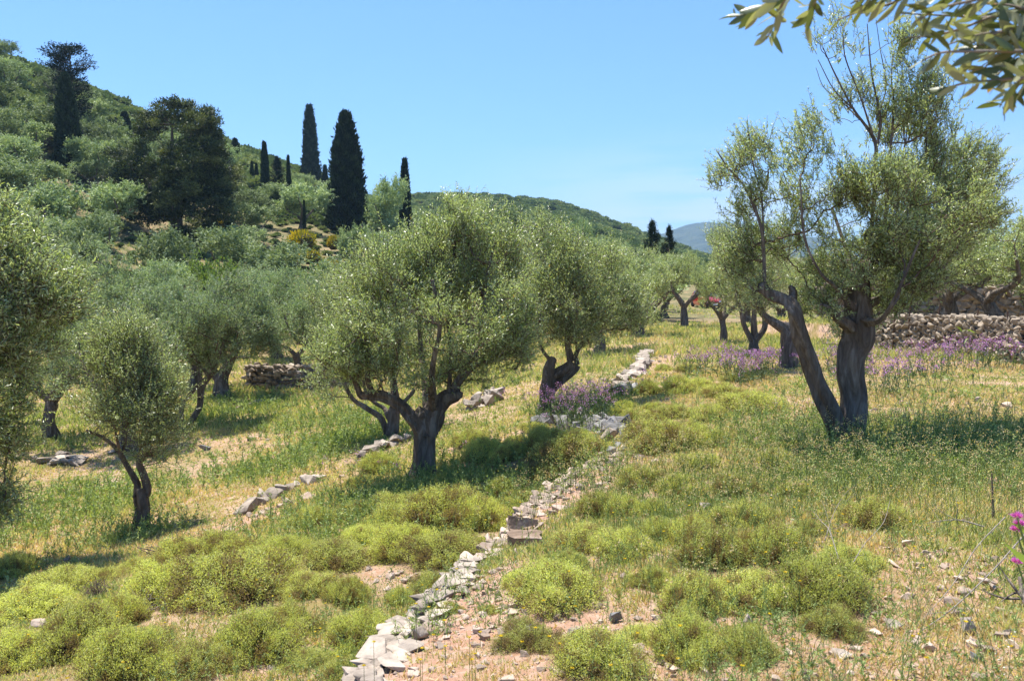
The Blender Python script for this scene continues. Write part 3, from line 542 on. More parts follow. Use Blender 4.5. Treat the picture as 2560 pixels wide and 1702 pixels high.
# shared olive models for the grove
def gen_olive(seed, ncl, sprigs, nl, L, W, mat_, h=4.2, w_=4.4, spread=.25, slen=.4, ns=12, tw=True):
    r = np.random.default_rng(seed); gt = Geo(); skel = []
    z1 = r.uniform(.7, 1.0); base = np.array([[0, 0, -.5], [0, 0, 0], [r.normal(0, .05), r.normal(0, .05), .45], [r.normal(0, .1), r.normal(0, .1), z1]]); R = np.array([.34, .27, .19, .17])
    P2, R2 = spline(base, R, 6); tubes(gt, P2, R2, ns, 0, .5, gnarl=.22, seed=seed)
    nb = r.integers(2, 5); a0 = r.uniform(0, 6.28)
    for k in range(nb):
        a = a0 + k * 2 * np.pi / nb + r.normal(0, .3); q = r.uniform(.9, 1.3)
        P = np.array([base[-1], base[-1] + [.35 * q * math.cos(a), .35 * q * math.sin(a), .35], base[-1] + [.9 * q * math.cos(a + .2), .9 * q * math.sin(a + .2), .8], base[-1] + [1.2 * q * math.cos(a), 1.2 * q * math.sin(a), 1.7]])
        P2, R2 = spline(P, [.13, .1, .07, .03], 5); tubes(gt, P2, R2, max(6, ns - 4), 0, .5, gnarl=.12, seed=seed + k); skel += list(P2[::3])
    lob = []
    for k in range(9):
        a = r.uniform(0, 6.28); q = r.uniform(.15, .62) * w_ / 2
        lob.append((q * math.cos(a), q * math.sin(a), h * r.uniform(.42, .78), w_ * r.uniform(.16, .25), w_ * r.uniform(.16, .25), h * r.uniform(.13, .22), 1))
    lob.append((0, 0, h * .6, w_ * .3, w_ * .3, h * .25, 1))
    cl = lobes_sample(lob, ncl, r, 1.0); gc = Geo()
    if tw: gb = Geo(); grow(gt, skel, cl, r, .006, 0, 3)
    crown(gc, cl, r, sprigs, nl, L, W, spread, slen, tw=tw, mt=1)
    mt_ = gt.mesh('trunk', [M['bark']]); mc = gc.mesh('crown', [M[mat_], M['twig']])
    v = np.concatenate(gc.v); return mt_, mc, float(np.percentile(v[:, 2], 99.7)), float(np.percentile(v[:, 0], 99) - np.percentile(v[:, 0], 1)), gt, gc
MID = [gen_olive(100 + i, 150, 12, 11, .1, .036, 'olive_grey', w_=4.2 + .5 * (i % 2), spread=.17, slen=.34) for i in range(4)]
MIDG = [gen_olive(120 + i, 150, 11, 11, .1, .032, 'olive', spread=.17, slen=.34) for i in range(2)]
def place(model, label, U, d, Vtop, wpx, group=None, name='olive_tree', cat='tree', rz=None, base=None):
    x = (U - 1280) / FPX * d; B = on(x, d); top = at(U, Vtop, d)[2]; hgt = max(top - B[2], 1.2); w_ = wpx * d / FPX
    e = obj(name, None, loc=B, rz=random.uniform(0, 6.28) if rz is None else rz)
    sx = w_ / model[3]; sz = hgt / model[2]; e.scale = (sx, sx, sz); tag(e, label, cat, group)
    obj('trunk', model[0], e); obj('crown', model[1], e); return e
GR = 'olive trees of the grove behind the terrace'
mids = [
 (300, 17.5, 740, 300, 0, 'dark olive tree directly behind the small left olive'), (110, 19, 735, 300, 1, 'shaded olive tree behind the hanging foliage at the left edge'),
 (370, 31, 606, 270, 2, 'round silvery olive tree standing below the big pine'), (690, 33, 665, 190, 3, 'grey olive tree above the left end of the low dry stone wall'), (625, 40, 655, 190, 0, 'olive tree just right of the bright green fig tree'),
 (800, 27, 690, 200, 1, 'olive tree above the low dry stone wall next to the large middle olive'), (870, 38, 690, 190, 2, 'olive tree below the yellow gorse behind the large middle olive'), (745, 30, 745, 150, 3, 'low olive tree directly above the dry stone wall'),
 (150, 38, 575, 190, 0, 'olive tree in the grove above the hanging left foliage'), (50, 30, 600, 200, 1, 'olive tree at the far left edge behind the hanging foliage'), (235, 36, 640, 170, 2, 'small olive tree left of the round silvery one'),
 (480, 27, 690, 210, 3, 'olive tree between the round silvery olive and the crossing-stem olive'), (980, 33, 600, 190, 0, 'olive tree mostly hidden behind the top left of the large middle olive'),
 (1180, 30, 600, 220, 1, 'olive tree hidden behind the large middle olive crown'), (1290, 36, 560, 190, 2, 'olive tree peeping over the right shoulder of the large middle olive')]
for U, d, Vt, wp, k, lab in mids: place(MID[k], lab, U, d, Vt, wp, GR)
mids2 = [(1500, 25, 655, 230, 0, 'olive tree right behind the crooked-trunk olive'), (1440, 38, 620, 200, 1, 'olive tree seen above the crooked-trunk olive'), (1600, 31, 618, 190, 0, 'dark-trunked olive tree left of the parked car'),
 (1712, 38, 628, 150, 1, 'slim olive tree on the bare patch beside the parked car'), (1530, 44, 600, 180, 1, 'olive tree left of the two dark firs in the valley'), (1660, 52, 632, 150, 0, 'olive tree below the two dark firs'),
 (1812, 26, 640, 150, 1, 'olive tree right of the parked car with stumpy leaning trunk'), (1870, 44, 640, 170, 0, 'olive tree beyond the three-stemmed olive'), (1960, 34, 660, 220, 1, 'olive tree glimpsed between the two leaning trunks'),
 (2060, 42, 650, 200, 0, 'olive tree glimpsed behind the right trunk fork'), (2160, 36, 650, 220, 1, 'olive tree behind the left end of the right stone wall'), (2260, 29, 590, 240, 0, 'olive tree beyond the rear stone wall, leftmost there'),
 (2380, 23, 560, 300, 1, 'straight-trunked olive tree between the two right walls'), (2490, 20.5, 545, 320, 0, 'brownish forked olive tree behind the fenced wall at the right edge'), (2640, 24, 520, 330, 1, 'olive tree just beyond the right edge behind the wall'), (2440, 36, 600, 260, 0, 'olive tree in the back row behind both right walls')]
for U, d, Vt, wp, k, lab in mids2: place(MIDG[k], lab, U, d, Vt, wp, 'olive trees in the valley and behind the right walls')
# fig, hill olives
def merged(gt, gc, mats):                                    # one mesh out of trunk and crown for the far copies
    g = Geo()
    for src, off in ((gt, 0), (gc, 1)):
        v = np.concatenate(src.v); f = np.concatenate(src.f); k = np.concatenate(src.k); g.v.append(v); g.f.append(f + g.n); g.k.append(k)
        g.m.append(np.concatenate(src.m) * 0 + off); g.t.append(np.concatenate(src.t)); g.sm.append(np.concatenate(src.sm)); g.n += len(v)
    return g.mesh('olive_tree', mats)
FARO = []
for i in range(6):
    q = gen_olive(200 + i, 95, 8, 7, .24, .10, 'olive_far', spread=.26, slen=.5, ns=6, tw=False); FARO.append((merged(q[4], q[5], [M['bark'], M['olive_far']]), None, q[2], q[3]))
FIG = gen_olive(230, 70, 9, 7, .2, .13, 'fig', spread=.4, slen=.45, ns=6)
place(FIG, 'bright yellow-green fig tree among the grey olives', 551, 34, 640, 130, cat='tree', name='fig_tree')
def place1(me, name, label, cat, x, y, hgt, mh, wid=None, mw=1, group=None, rz=None, sink=0):
    B = on(x, y); s = hgt / mh; sx = s if wid is None else wid / mw
    o = obj(name, me, loc=(B[0], B[1], B[2] - sink), rz=random.uniform(0, 6.28) if rz is None else rz, scale=(sx, sx, s)); return tag(o, label, cat, group)
# cypresses
def gen_cypress(seed, ntuft, loose=False, h=10., w_=2.2):
    r = np.random.default_rng(seed); g = Geo()
    def prof(t): return (np.clip(t / .06, 0, 1) ** .5) * (1 - t) ** .62 * (1.0 + .1 * np.sin(t * 9 + seed)) * (w_ / 2) * 1.05 if not loose else np.clip(t / .05, 0, 1) ** .5 * (1 - t) ** .8 * (w_ / 2) * (1 + .25 * np.sin(t * 23 + seed))
    tubes(g, [[0, 0, -.5], [0, 0, 1], [0, 0, h * .9]], [w_ * .06, w_ * .05, .03], 7, 1)
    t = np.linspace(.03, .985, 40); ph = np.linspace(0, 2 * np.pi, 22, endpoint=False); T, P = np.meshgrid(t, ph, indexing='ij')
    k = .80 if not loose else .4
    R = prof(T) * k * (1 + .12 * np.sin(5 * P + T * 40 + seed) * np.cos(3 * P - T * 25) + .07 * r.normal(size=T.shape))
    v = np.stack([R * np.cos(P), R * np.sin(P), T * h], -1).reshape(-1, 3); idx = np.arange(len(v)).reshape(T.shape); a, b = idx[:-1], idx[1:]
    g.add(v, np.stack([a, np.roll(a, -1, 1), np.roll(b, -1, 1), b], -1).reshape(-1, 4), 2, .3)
    n = ntuft; t = r.uniform(0, 1, n) ** 1.1 * .985; a = r.uniform(0, 6.28, n); lump = .10 * np.sin(5 * a + t * 40 + seed) + .08 * np.sin(9 * a - t * 60)
    rad = prof(t) * (r.uniform(.72, 1.0, n) + lump); c = np.stack([rad * np.cos(a), rad * np.sin(a), t * h + .02 * h], -1)
    nl = 9; c = np.repeat(c, nl, 0) + r.normal(0, .10 if not loose else .16, (n * nl, 3)); o = np.repeat(np.stack([np.cos(a), np.sin(a), 0 * a], -1), nl, 0)
    d = norm(np.array([0, 0, 1.0 if not loose else .35]) + o * (.35 if not loose else .9) + r.normal(0, .3, (n * nl, 3)))
    leaves(g, c, d, r.uniform(.22, .42, n * nl), r.uniform(.09, .16, n * nl), np.repeat(np.clip(.5 + 2.5 * lump, 0, 1), nl) * .7 + r.uniform(0, .3, n * nl), 0, r=r)
    return g.mesh('cypress', [M['cypress'], M['twig'], M['ccore']])
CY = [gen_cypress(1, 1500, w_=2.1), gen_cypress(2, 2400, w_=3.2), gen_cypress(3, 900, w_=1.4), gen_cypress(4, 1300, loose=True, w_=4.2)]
CW = [2.1, 3.2, 1.4, 4.2]
cyl = [  # U centre, Vtop, Vbase, width px, depth, model, label
 (192, 187, 440, 66, 98, 1, 'tall broad dark cypress on the left hillside in front of the ragged fir'),
 (785, 264, 462, 42, 122, 0, 'tall slender cypress against the sky left of the broad twin-trunked one'),
 (873, 283, 590, 100, 80, 1, 'largest broad cypress with sky showing through gaps, centre of the row'),
 (1016, 398, 540, 34, 95, 0, 'single cypress right of the broad one above the grove'),
 (672, 355, 500, 24, 115, 0, 'narrow cypress left of the loose dark conifer'), (601, 346, 415, 26, 125, 0, 'short stout cypress on the skyline right of the pine'),
 (640, 403, 470, 11, 112, 2, 'left one of a thin cypress pair'), (651, 408, 470, 11, 113, 2, 'right one of a thin cypress pair'), (730, 390, 423, 13, 150, 2, 'tiny cypress tip on the skyline'),
 (820, 413, 500, 17, 100, 2, 'small narrow cypress tucked beside the broad cypress'), (766, 501, 602, 9, 72, 2, 'pencil-thin cypress on the bare orange path'), (575, 463, 518, 9, 90, 2, 'pencil-thin cypress right of the pine'),
 (57, 237, 292, 15, 150, 2, 'small cypress high on the left hillside'), (333, 280, 340, 26, 130, 2, 'dark cypress peeking between hillside scrub left of the pine'), (1156, 478, 512, 9, 120, 2, 'tiny dark cypress tip above the large middle olive'),
 (746, 432, 470, 8, 130, 2, 'very small cypress left of the tall slender one')]
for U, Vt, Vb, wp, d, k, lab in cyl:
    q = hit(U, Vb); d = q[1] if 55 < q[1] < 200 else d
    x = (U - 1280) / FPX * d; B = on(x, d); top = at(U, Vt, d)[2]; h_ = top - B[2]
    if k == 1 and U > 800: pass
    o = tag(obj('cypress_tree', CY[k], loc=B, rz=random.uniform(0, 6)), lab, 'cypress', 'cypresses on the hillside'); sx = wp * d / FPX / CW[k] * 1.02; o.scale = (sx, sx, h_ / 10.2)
def gen_fir(seed, h=10, w_=4.5, open_=False):
    r = np.random.default_rng(seed); g = Geo(); tubes(g, [[0, 0, -.5], [0, 0, h * .5], [.1, 0, h * .97]], [.22, .13, .03], 7, 1)
    nb = 90; z = h * np.linspace(.12, .99, nb) + r.normal(0, .1, nb); a = r.uniform(0, 6.28, nb); t = z / h
    wd = w_ / 2 * np.where(t > .6, (1.05 - t) / .45 * 1.1 if not open_ else .55 + .5 * np.sin((t - .55) * 7), 1.0 * (1 - .25 * t)) * r.uniform(.55, 1.1, nb)
    P = np.stack([np.stack([0 * z, 0 * z, z], -1), np.stack([wd * .5 * np.cos(a), wd * .5 * np.sin(a), z - .1 + .1 * wd], -1), np.stack([wd * np.cos(a), wd * np.sin(a), z + .28 * wd], -1)], 1)
    tubes(g, P, np.broadcast_to([.05, .035, .012], (nb, 3)), 4, 1, cap=False)
    u = np.tile(np.linspace(.25, 1.05, 9), nb); kk = np.repeat(np.arange(nb), 9); c = P[kk, 0] + (P[kk, 2] - P[kk, 0]) * u[:, None]
    m = 14; c = np.repeat(c, m, 0) + r.normal(0, .17, (len(c) * m, 3)); d = norm(np.repeat(P[kk, 2] - P[kk, 0], m, 0) * .4 + r.normal(0, .5, c.shape) + [0, 0, .35])
    leaves(g, c, d, r.uniform(.2, .36, len(c)), r.uniform(.06, .11, len(c)), r.uniform(.1, .8, len(c)), 0, r=r); return g.mesh('fir', [M['cypress'], M['twig']])
FIRO, FIRC = gen_fir(5, open_=True, w_=4.6), gen_fir(6, w_=4.2)
for U, Vt, wp, d, me, lab in [(205, 112, 105, 97, FIRO, 'ragged old fir rising above the broad left cypress'), (702, 392, 44, 105, FIRC, 'loose dark conifer right of the narrow cypress'), (38, 380, 36, 90, FIRC, 'dark young conifer at the left edge of the hillside'),
                         (8, 440, 36, 88, FIRC, 'dark conifer cut by the left edge'), (1628, 553, 62, 62, FIRC, 'bigger of two dark firs in the valley under the far mountain'), (1670, 566, 46, 64, FIRC, 'smaller of two dark firs in the valley under the far mountain'), (330, 300, 50, 135, FIRC, 'dark conifer between scrub left of the pine top')]:
    x = (U - 1280) / FPX * d; B = on(x, d); h_ = at(U, Vt, d)[2] - B[2]; o = tag(obj('fir_tree', me, loc=B, rz=random.uniform(0, 6)), lab, 'conifer'); s = wp * d / FPX / 4.4; o.scale = (s, s, h_ / 10.2)
# big pine
def big_pine():
    d0 = 74; U0, V0 = 448, 622; r = np.random.default_rng(31); B = on((U0 - 1280) / FPX * d0, d0); e = tag(obj('pine_tree', None, loc=B), 'big round-topped pine tree towering over the olives on the left', 'pine')
    gt = Geo(); gc = Geo(); k = d0 / FPX
    lobes = []
    for (u, v, ru, rv, dd) in [(440, 300, 75, 45, 0), (385, 320, 50, 40, 1), (500, 310, 40, 45, -1), (460, 370, 90, 50, -2), (380, 400, 60, 50, 0), (520, 350, 40, 40, 1), (530, 410, 55, 45, 0), (440, 440, 80, 60, -3), (340, 430, 50, 40, 1), (300, 470, 40, 35, 0), (350, 490, 60, 40, -2), (540, 470, 50, 45, 0), (480, 510, 90, 50, -2),
                                (400, 540, 70, 40, -1), (520, 550, 60, 40, 0), (450, 590, 80, 35, 0), (310, 400, 35, 35, 1), (570, 440, 30, 30, 2), (290, 520, 35, 30, 0)]:
        c = at(u, v, d0 + dd) - B; lobes.append((c[0], c[1], c[2], ru * k, 1.8, rv * k, 1))
    top = at(440, 290, d0)[2] - B[2]; tr = np.array([[0, 0, -1], [.1, 0, top * .3], [-.1, 0, top * .6], [0, 0, top * .93]]); P2, R2 = spline(tr, [.6, .45, .3, .06], 8); tubes(gt, P2, R2, 12, 0, gnarl=.08)
    cl = lobes_sample(lobes, 640, r, .3); grow(gt, list(P2[3:]), cl, r, .018, 0, 4)
    nl = 120; m = len(cl) * nl; c = np.repeat(cl, nl, 0) + r.normal(0, .30, (m, 3)) * [1, 1, .6]; d = norm(r.normal(0, .6, (m, 3)) + [0, 0, .25] + .4 * np.repeat(norm(cl - [0, 0, top * .5]), nl, 0))
    leaves(gc, c, d, r.uniform(.22, .42, m), r.uniform(.07, .12, m), np.clip(np.repeat(r.uniform(.0, .9, len(cl)), nl) + r.normal(0, .15, m), 0, 1), 0, r=r)
    obj('trunk', gt.mesh('trunk', [M['bark']]), e); obj('crown', gc.mesh('crown', [M['pine']]), e)
big_pine()
def gen_bush(seed, mt_, nleaf=1600, L=.1, W=.05, mc='core', flower=False, lumps=7):
    r = np.random.default_rng(seed); g = Geo(); lob = []
    for k in range(lumps):
        a = r.uniform(0, 6.28); q = r.uniform(0, .5); lob.append((q * math.cos(a), q * math.sin(a), r.uniform(.22, .5), r.uniform(.28, .45), r.uniform(.28, .45), r.uniform(.2, .36), 1))
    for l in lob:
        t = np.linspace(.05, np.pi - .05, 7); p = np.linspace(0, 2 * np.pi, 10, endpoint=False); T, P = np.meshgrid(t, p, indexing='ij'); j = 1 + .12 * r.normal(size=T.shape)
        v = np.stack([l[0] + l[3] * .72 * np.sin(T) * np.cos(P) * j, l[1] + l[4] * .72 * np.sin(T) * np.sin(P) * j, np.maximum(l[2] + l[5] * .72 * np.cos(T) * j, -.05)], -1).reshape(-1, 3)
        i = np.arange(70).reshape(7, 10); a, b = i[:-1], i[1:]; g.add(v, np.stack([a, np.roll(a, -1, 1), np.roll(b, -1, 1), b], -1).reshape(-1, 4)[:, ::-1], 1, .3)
    kk = r.integers(0, lumps, nleaf); C = np.array([l[:3] for l in lob])[kk]; R = np.array([l[3:6] for l in lob])[kk]; o = rdir(nleaf, r); o[:, 2] = np.abs(o[:, 2]) * 1.0 - .15; o = norm(o)
    p = C + o * R * r.uniform(.7, 1.05, (nleaf, 1)); ti = r.uniform(0, 1, nleaf) * .6 + .4 * r.uniform(0, 1, lumps)[kk]
    leaves(g, p, norm(o + r.normal(0, .5, (nleaf, 3)) + [0, 0, .4]), L * r.uniform(.6, 1.3, nleaf), W * r.uniform(.7, 1.3, nleaf), ti, 0, r=r); return g
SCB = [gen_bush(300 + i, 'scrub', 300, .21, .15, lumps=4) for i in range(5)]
# hill olives as individuals
zones = [((-100, 560), 'grey-green olive tree on the hillside around and left of the big pine'), ((560, 1000), 'grey-green olive tree on the hillside among the cypresses'), ((1000, 1700), 'grey-green olive tree in the far valley below the long ridge')]
def skip(U, V):
    for (u, v, ru, rv) in [(765, 610, 95, 60), (770, 680, 85, 60), (530, 620, 75, 70), (873, 560, 40, 60), (448, 600, 60, 40)]:
        if ((U - u) / ru) ** 2 + ((V - v) / rv) ** 2 < 1: return True
    return False
cnt = 0
for r_, hh in [(43, 3.6), (49, 3.8), (56, 3.8), (64, 3.5), (72, 3.4), (80, 3.5), (89, 3.6), (99, 3.8), (110, 4.0), (122, 4.0)]:
    step = (4.3 if r_ < 60 else 4.9) * FPX / r_; hb = hh; U = -80 + random.uniform(0, step)
    while U < 1680:
        lft = U < 560 and r_ > 50; hh = hb + (.7 if lft else 0)
        u = U + random.uniform(-.25, .25) * step; d = r_ + random.uniform(-2.5, 2.5); x = (u - 1280) / FPX * d; z = float(H(x, d)) - EYE
        Vb = 851 - FPX * math.tan(math.atan2(z, d) + PITCH); U += step * random.uniform(.9, 1.25) * (.74 if lft else 1)
        if skip(u, Vb) or (r_ > 55 and 300 < u < 560 and r_ < 84) or (r_ > 52 and 815 < u < 935 and r_ < 90) or (r_ > 60 and 145 < u < 245 and Vb > 436) or (50 < r_ < 76 and 745 < u < 790) or (u < 180 and Vb > 1000) or (d > 104 and random.random() < .35): continue
        lab = [l for (a, b), l in zones if a <= u < b]
        if not lab: continue
        lab = lab[0]
        m = FARO[random.randrange(6)]; h_ = hh * random.uniform(.7, 1.15); place1(m[0], 'olive_tree', lab, 'tree', x, d, h_, m[2], wid=h_ * random.uniform(.85, 1.15), mw=m[3], group='olive trees covering the hillside: ' + lab.split(' olive tree ')[1]); cnt += 1
for U, Vt, d, wp, lab in [(970, 440, 88, 92, 'pale green feathery pine between the broad cypress and the single cypress'), (1440, 545, 66, 66, 'yellowish round tree below the long ridge'), (760, 455, 88, 110, 'wide pale olive tree at the foot of the broad cypress'),
                         (880, 560, 62, 70, 'blue-green bush tree at the foot of the broad cypress'),
                         (1300, 520, 90, 90, 'olive tree high behind the large middle olive'), (1455, 575, 60, 50, 'dark green bushy tree under the yellowish round tree')]:
    m = FARO[random.randrange(6)]; x = (U - 1280) / FPX * d; h_ = at(U, Vt, d)[2] - float(H(x, d)); place1(m[0], 'hillside_tree', lab, 'tree', x, d, h_, m[2], wid=wp * d / FPX, mw=m[3])
for U, Vt, Vb, wp, lab in [(110, 262, 380, 130, 'big silvery olive tree just left of the tall broad cypress'), (62, 340, 455, 125, 'broad olive tree under the yellowish slope at the left edge'), (262, 292, 400, 115, 'silvery olive tree right of the tall broad cypress trunk'), (18, 300, 395, 70, 'olive tree cut by the left edge high on the slope'), (20, 430, 520, 90, 'low olive tree at the left edge of the lower slope'),
                          (130, 400, 500, 110, 'olive tree standing in front of the foot of the tall broad cypress'), (225, 395, 470, 70, 'small pale olive tree right of the foot of the tall broad cypress'), (620, 505, 610, 130, 'large light olive tree on the slope right of the pine'), (700, 455, 530, 85, 'round pale olive tree between the loose conifer and the pencil cypress')]:
    q = hit(U, Vb); d = q[1]; m = FARO[random.randrange(6)]; place1(m[0], 'hillside_tree', lab, 'tree', q[0], d, at(U, Vt, d)[2] - q[2], m[2], wid=wp * d / FPX, mw=m[3])
gg = [gen_bush(340 + i, 'gorse', 2200, .09, .05).mesh('gorse', [M['gorse'], M['core']]) for i in range(2)]
for i, (U, V, wp, hp, lab) in enumerate([(755, 640, 75, 45, 'yellow-flowering gorse bush on the slope, upper left of the patch'), (750, 672, 85, 35, 'wide low yellow gorse bush below the others'), (838, 632, 42, 30, 'small round yellow gorse bush nearest the broad cypress'), (825, 678, 45, 20, 'flat yellow gorse bush at the right end of the patch'), (560, 610, 45, 45, 'ochre-tinged bush on the rocky slope by the pine')]):
    d = 60; x = (U - 1280) / FPX * d; z = float(H(x, d)); p = hit(U, V); d = p[1] if 35 < p[1] < 90 else 60; x = (U - 1280) / FPX * d
    o = place1(gg[i % 2], 'gorse_bush', lab, 'bush', x, d, 1.5 * hp * d / FPX, .8, wid=1.35 * wp * d / FPX, mw=1.6, group='yellow gorse bushes on the slope')
# scrub covering the slopes, too many to count
def scrub():
    g = Geo(); r = np.random.default_rng(50); n = 14000
    lr = r.uniform(math.log(100), math.log(470), n); a = np.radians(r.uniform(-42, 24, n)); d = np.exp(lr); x = d * np.sin(a); y = d * np.cos(a); z = H(x, y)
    keep = z > EYE - 3.9; x, y, z, d = x[keep], y[keep], z[keep], d[keep]
    n2 = 2600; d2 = r.uniform(44, 135, n2); a2 = np.radians(r.uniform(-36, 10, n2)); x = np.concatenate([x, d2 * np.sin(a2)]); y = np.concatenate([y, d2 * np.cos(a2)]); d = np.concatenate([d, d2 * .001 + 25]); z = H(x, y)
    s = r.uniform(.35, 1.5, len(x)) ** 1.3 * np.interp(d, [30, 100, 450], [.55, 1.6, 3.0]); th = r.uniform(0, 6.28, len(x)); hs = r.uniform(.6, 1.05, len(x)) * np.interp(d, [30, 100, 450], [1, 1, .85])
    ty = r.uniform(0, 1, len(x)); patch = vnoise(x, y, .06, 12)
    for q, t in enumerate(SCB):
        v0 = np.concatenate(t.v); f0 = np.concatenate(t.f).reshape(-1, 4); m0 = np.concatenate(t.m); t0 = np.concatenate(t.t)
        idx = np.where(np.arange(len(x)) % 5 == q)[0]; c, sn = np.cos(th[idx])[:, None], np.sin(th[idx])[:, None]; S_ = s[idx][:, None]
        v = np.stack([x[idx][:, None] + S_ * (c * v0[:, 0] - sn * v0[:, 1]), y[idx][:, None] + S_ * (sn * v0[:, 0] + c * v0[:, 1]), z[idx][:, None] - .16 * S_ + S_ * hs[idx][:, None] * v0[:, 2]], -1)
        f = f0[None] + (np.arange(len(idx)) * len(v0))[:, None, None]
        ti = np.clip(t0[None] * .5 + (ty[idx] * .5 + .25 * patch[idx])[:, None], 0, 1); g.add(v.reshape(-1, 3), f.reshape(-1, 4), 0, 0)
        g.m[-1] = np.tile(m0, len(idx)); g.t[-1] = ti.ravel().astype(np.float32)
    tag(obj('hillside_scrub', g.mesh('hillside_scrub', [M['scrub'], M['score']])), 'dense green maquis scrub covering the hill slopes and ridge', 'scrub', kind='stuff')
scrub()
# ------------------------------------------------------------------ stone walls, rubble, boulders
def wall_line(pts, thick=.22, size=.12, layers=2, below=.2, seed=0, gap=0, asp=(1.2, .8, .6), jit=.05, name='stone_edge', label='', m='rock', lift=0, cat='wall', group=None):
    r = np.random.default_rng(seed); P = np.array(pts, float)[:, :2]; g = Geo(); seg = np.linalg.norm(np.diff(P, axis=0), axis=1); L = seg.sum(); cum = np.concatenate([[0], np.cumsum(seg)])
    org = on(*P[len(P) // 2])
    for rowi in range(max(1, int(thick / (size * .75)))):
        for ly in range(layers):
            s = r.uniform(0, size)
            while s < L:
                sz = size * r.uniform(.55, 1.35)
                x = np.interp(s, cum, P[:, 0]); y = np.interp(s, cum, P[:, 1]); k = min(np.searchsorted(cum, s, 'right') - 1, len(seg) - 1); dr = (P[k + 1] - P[k]) / seg[k]; nr = np.array([-dr[1], dr[0]])
                off = (rowi + .5) * thick / max(1, int(thick / (size * .75))) - thick / 2 + r.normal(0, jit * .5)
                if r.uniform() > gap:
                    q = np.array([x, y]) - nr * off; zz = float(H(q[0] - nr[0] * .15, q[1] - nr[1] * .15)) - below * ly + lift + r.normal(0, .015) + size * .1
                    rocks(g, [[q[0] - org[0], q[1] - org[1], zz - org[2]]], [sz * np.array(asp) * .62 * r.uniform(.8, 1.2, 3)], 0, None, r=r, rz=np.array([math.atan2(dr[1], dr[0]) + r.normal(0, .3)]))
                s += sz * r.uniform(.7, 1.1)
    return tag(obj(name, g.mesh(name, [M[m], ]), loc=org), label, cat, group, kind='thing')
def pxl(l): return [hit(u, v)[:2] for u, v in l]
wall_line(WALL1[:5], .2, .07, 4, .04, 1, label='line of pale stones edging the stony path in the foreground, nearer than the slabs', jit=.06, asp=(1.5, 1.3, .42), m='rock', lift=-.02)
wall_line(WALL1[4:], .2, .08, 3, .07, 2, label='low pale stone edge of the path from the flat slabs up to the rubble heap', jit=.1, asp=(1.4, 1.0, .5), m='gravel', lift=-.035)
EDG = 'low broken stone edges of the terraces'
wall_line(pxl([(1385, 1050), (1440, 1058), (1500, 1068), (1545, 1085)]), .5, .26, 2, .16, 3, gap=.1, asp=(1.2, .9, .8), m='greyrock', jit=.2, lift=.03, name='rubble_wall', label='collapsed grey rubble wall in front of the purple flowers by the crooked-trunk olive', group=EDG)
wall_line(pxl([(1595, 1085), (1570, 1105), (1560, 1135)]), .3, .2, 2, .15, 4, m='greyrock', jit=.2, name='rubble_wall', label='short grey rubble wall end at the top of the stony path', group=EDG)
wall_line(pxl([(1565, 990), (1545, 965), (1575, 945), (1600, 925), (1608, 900), (1625, 885)]), .35, .26, 3, .12, 5, jit=.15, lift=.05, asp=(1.1, .9, .5), name='stone_wall', label='crumbling stone wall bending uphill right of the crooked-trunk olive', group=EDG)
wall_line(pxl([(918, 1148), (955, 1122), (1015, 1100)]), .25, .2, 2, .12, 6, lift=.06, asp=(1.2, .9, .55), jit=.1, name='stone_wall', label='short row of pale tilted stones just left of the thick trunk of the middle olive', group=EDG)
wall_line(pxl([(615, 1285), (665, 1248), (725, 1222), (800, 1195)]), .3, .22, 1, .1, 7, gap=.12, asp=(1.3, .9, .55), jit=.15, name='stone_edge', label='row of half-sunk white stones between the small left olive and the middle olive', group=EDG)
wall_line(pxl([(1195, 1022), (1235, 990)]), .4, .24, 2, .14, 8, lift=.08, jit=.15, name='stone_heap', label='small heap of pale stones right of the middle olive trunk', group=EDG)
wall_line(pxl([(105, 1150), (150, 1157), (215, 1163)]), .5, .24, 2, .12, 9, lift=.05, asp=(1.5, .9, .35), jit=.2, name='stone_heap', label='flat pale stones heaped at the left under the hanging foliage', group=EDG)
wall_line(pxl([(590, 1025), (640, 1012), (692, 1000)]), .2, .2, 1, .1, 10, gap=.1, asp=(1.5, .8, .5), name='stone_edge', label='thin line of white stones in shade right of the crossing-stem olive', group=EDG)
wall_line(pxl([(1525, 985), (1560, 978), (1595, 962)]), .2, .22, 1, .1, 15, m='greyrock', asp=(1.5, .8, .5), name='stone_edge', label='dark grey ledge below the crumbling bending wall', group=EDG)
